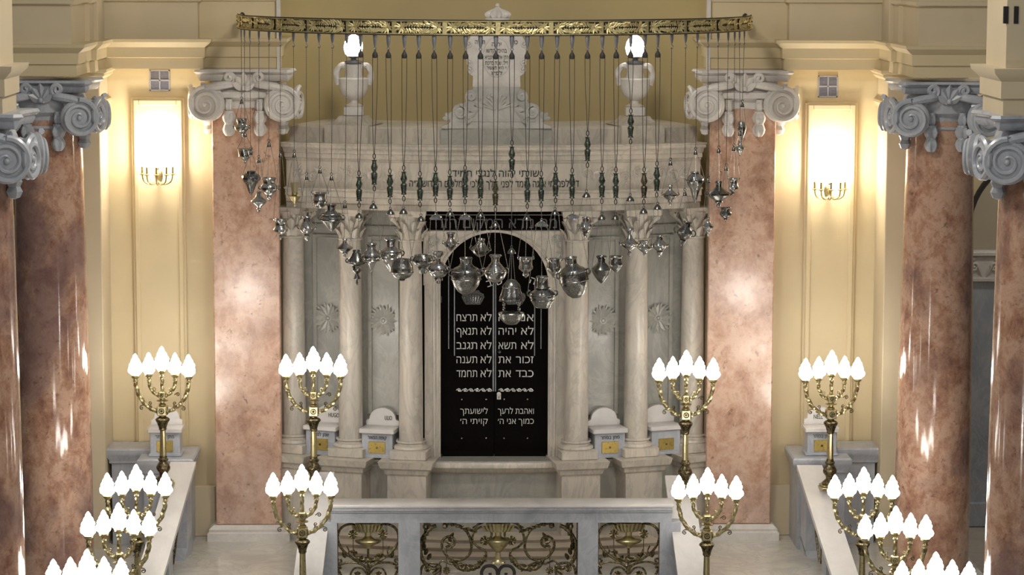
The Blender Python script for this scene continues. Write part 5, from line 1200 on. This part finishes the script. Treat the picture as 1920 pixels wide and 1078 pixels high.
for sg in (-1, 1):
    X_ = lambda q: pc+sg*q
    # big acanthus C-scroll at the post
    ptube(pm, [(X_(116), 986), (X_(128), 992), (X_(142), 1010), (X_(146), 1034), (X_(138), 1056), (X_(122), 1066), (X_(110), 1062), (X_(112), 1070), (X_(122), 1076)], .026)
    ptube(pm, [(X_(140), 982), (X_(133), 979)]+[(pc+sg*x, y) for x, y in pspiral(135, 987, 8, 2.5, PI*.6, 1.3, 14)], .014, 3)
    for k in range(7): pm.leaf(.13, .06, .7, .35, T(*PP(X_(126+14*math.sin(k*.45)), 996+9*k)) @ RY(sg*(.5-.15*k)))
    # garland of leaves along the top, running into the inner circle
    ptube(pm, [(X_(100), 982), (X_(82), 984), (X_(64), 992), (X_(54), 1006), (X_(50), 1026), (X_(56), 1042), (X_(72), 1051), (X_(92), 1046), (X_(104), 1030), (X_(104), 1014), (X_(92), 1006), (X_(82), 1012), (X_(83), 1022), (X_(90), 1027)], .018)
    for k in range(6): pm.leaf(.10, .05, .6, .35, T(*PP(X_(98-9*k), 984+2.2*k)) @ RY(-sg*(1.0+.12*k)))
    for k in range(5): pm.leaf(.09, .045, .6, .35, T(*PP(X_(88), 1008+4*k)) @ RY(sg*(-.4+.5*k)))
    pm.lathe([(.012, -.05), (.035, -.03), (.03, .01), (0, .04)], 10, T(*PP(X_(100), 984)), flute=5, amp=.15)
    # small scroll round the rosette beside the urn
    ptube(pm, [(X_(24), 1014), (X_(14), 1008), (X_(13), 998), (X_(22), 989), (X_(36), 990), (X_(46), 1000), (X_(48), 1014), (X_(38), 1026), (X_(26), 1032), (X_(22), 1042), (X_(26), 1054)], .015)
    ptube(pm, [(X_(24), 979), (X_(36), 984), (X_(44), 992), (X_(40), 999)], .012)
    ptube(pm, [(X_(48), 990), (X_(40), 986), (X_(36), 980)], .012)
    # lower ring and link
    ptube(pm, [(X_(146), 1078), (X_(142), 1062), (X_(128), 1056), (X_(112), 1060), (X_(108), 1072), (X_(112), 1084)], .016)
    pm.tube([PP(X_(97), 1026), PP(X_(97), 1064)], .006, 5)
    ptube(pm, [(X_(56), 1062), (X_(70), 1056), (X_(88), 1058), (X_(104), 1052), (X_(112), 1058)], .014)
    # black painted foot scrolls
for sg in (-1, 1): pm.tube([PP(pc+sg*148, 978), PP(pc+sg*148, 1150)], .009, 6)
pm.tube([PP(pc-148, 979), PP(pc+148, 979)], .010, 6)
pn = pm.build('scroll_panel', IR, bal); pn['label'] = 'wide bronze middle panel with tall urn'
iron_urn(pc, 979, pn, 1.0, True)
for sg in (-1, 1):
    rosette(pc+sg*25, 1013, 11, pn); rosette(pc+sg*97, 1069, 9, pn); rosette(pc+sg*132, 1066, 8, pn)
    swag([(pc+sg*86, 1050), (pc+sg*74, 1064), (pc+sg*56, 1066), (pc+sg*36, 1060), (pc+sg*24, 1042)], pn, .04)
bk = MB()
for sg in (-1, 1):
    ptube(bk, [(pc+sg*1, 1082), (pc+sg*2, 1070), (pc+sg*10, 1062), (pc+sg*24, 1063), (pc+sg*31, 1074), (pc+sg*26, 1086), (pc+sg*16, 1084), (pc+sg*15, 1075)], .022)
bk.build('black_scroll', M['iron'], pn)
# ================================================================ STAIR RAILS (centre) AND SIDE RAILS, falling towards the nave
def ramp_rail(name, label, x0, x1, d0, z0, d1, z1, w, m, panel=False, flat=0.0, group=None):
    """sloping parapet from (x0,d0,z0) to (x1,d1,z1); z = top of the coping"""
    r = thing(name, ((x0+x1)/2, Y((d0+d1)/2), min(0, z1-1.2)), label, 'stair rail', group)
    def X(d): return x0+(x1-x0)*(d0-d)/(d0-d1)
    def Z(d): return z0+(z1-z0)*(d0-d)/(d0-d1)
    n = 10; ds = [d0+(d1-d0)*i/n for i in range(n+1)]
    def bar(mb, hw_l, hw_r, up0, up1, da=d0, db=d1):
        vs = []; fs = []
        for d in (da, db):
            for (ox, oz) in ((-hw_l, up0), (hw_r, up0), (hw_r, up1), (-hw_l, up1)): vs.append((X(d)+ox, Y(d), Z(d)+oz))
        for i in range(4): j = (i+1) % 4; fs.append((i, 4+i, 4+j, j))
        fs += [(0, 1, 2, 3), (7, 6, 5, 4)]; mb.add(vs, fs)
    h = w/2
    b = MB(); bar(b, h, h, -.07, 0); b.build('coping', M['pale_rail'], r)
    b = MB(); bar(b, h*.86, h*.86, -.13, -.07); bar(b, h*.72, h*.72, -.22, -.13); b.build('moulding', m, r)
    if panel:
        low = -.95
        b = MB(); bar(b, h*.62, h*.62, low-.25, low); b.build('plinth', m, r)
        cuts = panel
        for (a_, c_) in cuts: b = MB(); bar(b, h*.62, h*.62, low-.05, -.2, a_, c_); b.build('post', m, r)
        for (a_, c_) in zip([q[1] for q in cuts[:-1]], [q[0] for q in cuts[1:]]):
            b = MB(); dm = (a_+c_)/2; L = abs(a_-c_)/2
            def Q(u, v): d = dm+u*L*.9; return Vector((X(d), Y(d), Z(d)+v))
            for sg in (-1, 1):
                b.tube(smooth([Q(0, -.9), Q(sg*.5, -.75), Q(sg*.85, -.55), Q(sg*.6, -.36), Q(sg*.2, -.42), Q(sg*.3, -.56)], 5), .014, 6)
                b.tube(smooth([Q(0, -.28), Q(sg*.4, -.32), Q(sg*.9, -.26)], 4), .012, 6)
            b.tube([Q(0, -.93), Q(0, -.22)], .014, 6)
            for k in range(6): b.leaf(.12, .06, .5, .35, T(*Q(0, -.8+.1*k)) @ RZ(PI/2) @ RY(-1.2+.5*k))
            b.build('scroll_panel', IR, r)
    else:
        b = MB(); bar(b, h*.6, h*.6, -1.3, -.2); b.build('parapet_wall', m, r)
    return r
for s, side in ((-1, 'left'), (1, 'right')):
    pz = CPOS[4 if s < 0 else 5]; pq_ = CPOS[1 if s < 0 else 2]
    dA = 34.45; x0 = xat(599 if s < 0 else 1276, dA); xm_ = xat(576 if s < 0 else 1302, 32.9)
    k = (pz.z-pq_.z)/(pq_.y-pz.y); zA = pq_.z-k*(dA-(pq_.y+36)); dB_ = pz.y+36-.5; zB = zA+k*(dA-dB_)
    ramp_rail('stair_rail', 'pale sloping marble stair rail running down from the %s end of the balustrade' % side, x0, x0+(xm_-x0)*(dA-dB_)/(dA-32.9), dA, zA, dB_, zB, .36, M['blue_marble'], group='stair rails of the platform')
    # side rail: through the feet of the wall candelabrum and the next one
    p1, p2 = CPOS[0 if s < 0 else 3], CPOS[6 if s < 0 else 7]
    dA = 34.95; k = (p2.z-p1.z)/((p1.y-p2.y)); kx = (p2.x-p1.x)/(p1.y-p2.y)
    d1 = p1.y+36; d2 = p2.y+36
    xs_ = xat(337 if s < 0 else 1526, 34.8); xq_ = xat(270 if s < 0 else 1600, 32.8); xe_ = xs_+(xq_-xs_)*(dA-(d2-.25))/(dA-32.8)
    ramp_rail('side_rail', 'sloping marble side rail under the %s row of candelabra' % side, xs_, xe_, dA, p1.z+k*(d1-dA), d2-.25, p2.z-k*(-.25), .34, M['blue_marble'],
              [(34.95, 34.65), (33.75, 33.5), (32.5, 32.05)], group='side rails of the platform')
    # level rail with the lower candelabra
    p3, p4 = CPOS[8 if s < 0 else 9], CPOS[10 if s < 0 else 11]
    zz = min(p2.z, p3.z, p4.z)
    r = thing('level_rail', (p3.x, p3.y, -1.5), 'level marble parapet at the foot of the %s side rail' % side, 'parapet')
    b = MB(); b.box(min(p2.x, p4.x)-.2, max(p2.x, p4.x)+.2, p4.y-.5, p2.y-.45, -1.5, zz-.06); b.build('parapet_wall', M['blue_marble'], r)
    b = MB(); b.box(min(p2.x, p4.x)-.24, max(p2.x, p4.x)+.24, p4.y-.54, p2.y-.42, zz-.06, zz, bev=.015); b.build('coping', M['pale_rail'], r)
    for c in CPOS[6 if s < 0 else 7::2][:3]:
        pass
    # blue-grey marble block against the wall, and the pier that carries the box
    q = [(205, 362), (1494, 1646)][0 if s < 0 else 1]
    xa_, xb_ = xat(q[0], 35.5), xat(q[1], 35.5)
    xm = xat(272, 35.5) if s < 0 else xat(1582, 35.5)
    r = thing('wall_pier', ((xa_+xb_)/2, Y(35.5), 0), 'bluish grey moulded marble pier against the %s yellow wall, beneath the donation box' % side, 'pier')
    ztop = zat(852, 35.3); zhi = zat(838, 35.5)
    def pier(x0_, x1_, y0_, zt_, nm):
        b = MB(); pth = [(x0_, Y(35.93)), (x0_, y0_), (x1_, y0_), (x1_, Y(35.93))]
        b.sweep([(-.1, 0), (0, 0), (0, zt_-.22), (.03, zt_-.2), (.03, zt_-.16), (.07, zt_-.1), (.08, zt_-.07), (.08, zt_-.02), (.06, zt_), (-.1, zt_)], pth)
        b.box(x0_+.02, x1_-.02, y0_+.02, Y(35.93), 0, zt_-.003); b.build(nm, M['blue_marble'], r)
    lo, hi = sorted((xm, xb_ if s < 0 else xa_)); pier(lo+.0, hi-.05 if s < 0 else hi, Y(35.05), ztop, 'front_pier')
    lo, hi = sorted((xm, xa_ if s < 0 else xb_)); pier(lo, hi, Y(35.45), zhi, 'back_pier')
    pxb = (306 if s < 0 else 1545); xx = xat(pxb, 35.25)
    donation_box(T(xx, Y(35.36), ztop), .40, .38, .34, 'grey marble donation box with arched plaque standing by the %s yellow wall' % side, 'מתן בסתר', [('NELL', -.05, .35)] if s > 0 else None, .42, 'donation boxes by the yellow walls')
# ================================================================ WALL SCONCES AND VENTS
for s, side in ((-1, 'left'), (1, 'right')):
    pxc, pyc = (295, 332) if s < 0 else (1556, 360)
    c = at(pxc, pyc, 35.8); x, zc = c.x, c.z; yw = Y(35.985)
    r = thing('wall_sconce', (x, yw, zc), 'lit brass wall sconce glowing on the %s yellow wall panel' % side, 'wall lamp', 'wall sconces')
    b = MB(); b.lathe([(.06, 0), (.055, .02), (.03, .035), (0, .04)], 18, T(x, yw+.02, zc) @ SCL(1, 1, 2.0) @ RX(PI/2)); b.build('backplate', M['brass'], r)
    b = MB(); b.lathe([(.0, -.12), (.02, -.10), (.028, -.06), (.012, -.03), (.02, .02), (.03, .05), (.012, .09), (.02, .12), (0, .15)], 14, T(x, yw-.16, zc)); b.tube([(x, yw, zc), (x, yw-.16, zc-.02)], .014, 6); b.build('stem', M['brass'], r)
    for k, a in enumerate((-PI*.98, -PI*.72, -PI*.5, -PI*.28, -PI*.02)):
        ex, ey = x+.205*math.cos(a), yw-.16+.14*math.sin(a)
        b = MB(); b.tube(smooth([(x, yw-.16, zc-.05), (x+.09*math.cos(a), yw-.16+.06*math.sin(a), zc-.10), (x+.18*math.cos(a), yw-.16+.125*math.sin(a), zc-.06), (ex, ey, zc+.03)], 6), .0095, 7)
        b.lathe([(.012, zc+.02), (.04, zc+.035), (.042, zc+.042), (.014, zc+.05), (.014, zc+.14), (0, zc+.14)], 14, T(ex, ey, 0)); a_ = b.build('arm', M['brass'], r)
        f = MB(); f.lathe([(.012, zc+.14), (.026, zc+.17), (.028, zc+.20), (.014, zc+.25), (0, zc+.28)], 12, T(ex, ey, 0)); f.build('candle_bulb', M['sconce_bulb'], r)
    lamp_light('sconce_light', (x, yw-.30, zc+.42), 66, (1, .91, .76), .10)
    vx0, vx1, vy0, vy1 = (281, 318, 131, 170) if s < 0 else (1534, 1571, 142, 182)
    a, c2 = at(vx0, vy1, 36.04), at(vx1, vy0, 36.04)
    v = thing('wall_vent', ((a.x+c2.x)/2, Y(36.04), a.z), 'square white louvred vent grille high on the %s yellow wall' % side, 'vent', 'vent grilles')
    b = MB(); yy = Y(36.05); xm, zm = (a.x+c2.x)/2, (a.z+c2.z)/2
    b.box(a.x, c2.x, yy-.018, yy, a.z, a.z+.014); b.box(a.x, c2.x, yy-.018, yy, c2.z-.014, c2.z); b.box(a.x, a.x+.014, yy-.018, yy, a.z, c2.z); b.box(c2.x-.014, c2.x, yy-.018, yy, a.z, c2.z)
    b.box(xm-.009, xm+.009, yy-.02, yy, a.z, c2.z); b.box(a.x, c2.x, yy-.02, yy, zm-.009, zm+.009); fr = b.build('frame', M['grille'], v)
    b = MB()
    for k in range(13): zz = a.z+.02+(c2.z-a.z-.04)*k/12; b.box(a.x+.012, c2.x-.012, yy-.010, yy+.002, zz-.006, zz+.006)
    b.build('louvre', M['grille_dark'], v)
    b = MB(); b.box(a.x+.01, c2.x-.01, yy-.003, yy+.004, a.z+.01, c2.z-.01); b.build('backing', M['grille_dark'], v)
# two dark slots in the block above the nearest right column
for px in (1886, 1905):
    v = at(px, 28, 26.5); b = MB().box(v.x-.022, v.x+.022, Y(27)-.515, Y(27)-.47, v.z-.085, v.z+.085); o = b.build('vent_slot', M['ink_shade']); tag(o, 'small dark upright vent slot at the top right corner, %s of the pair' % ('left' if px < 1890 else 'right'), 'vent slot', 'vent slots at the top right')
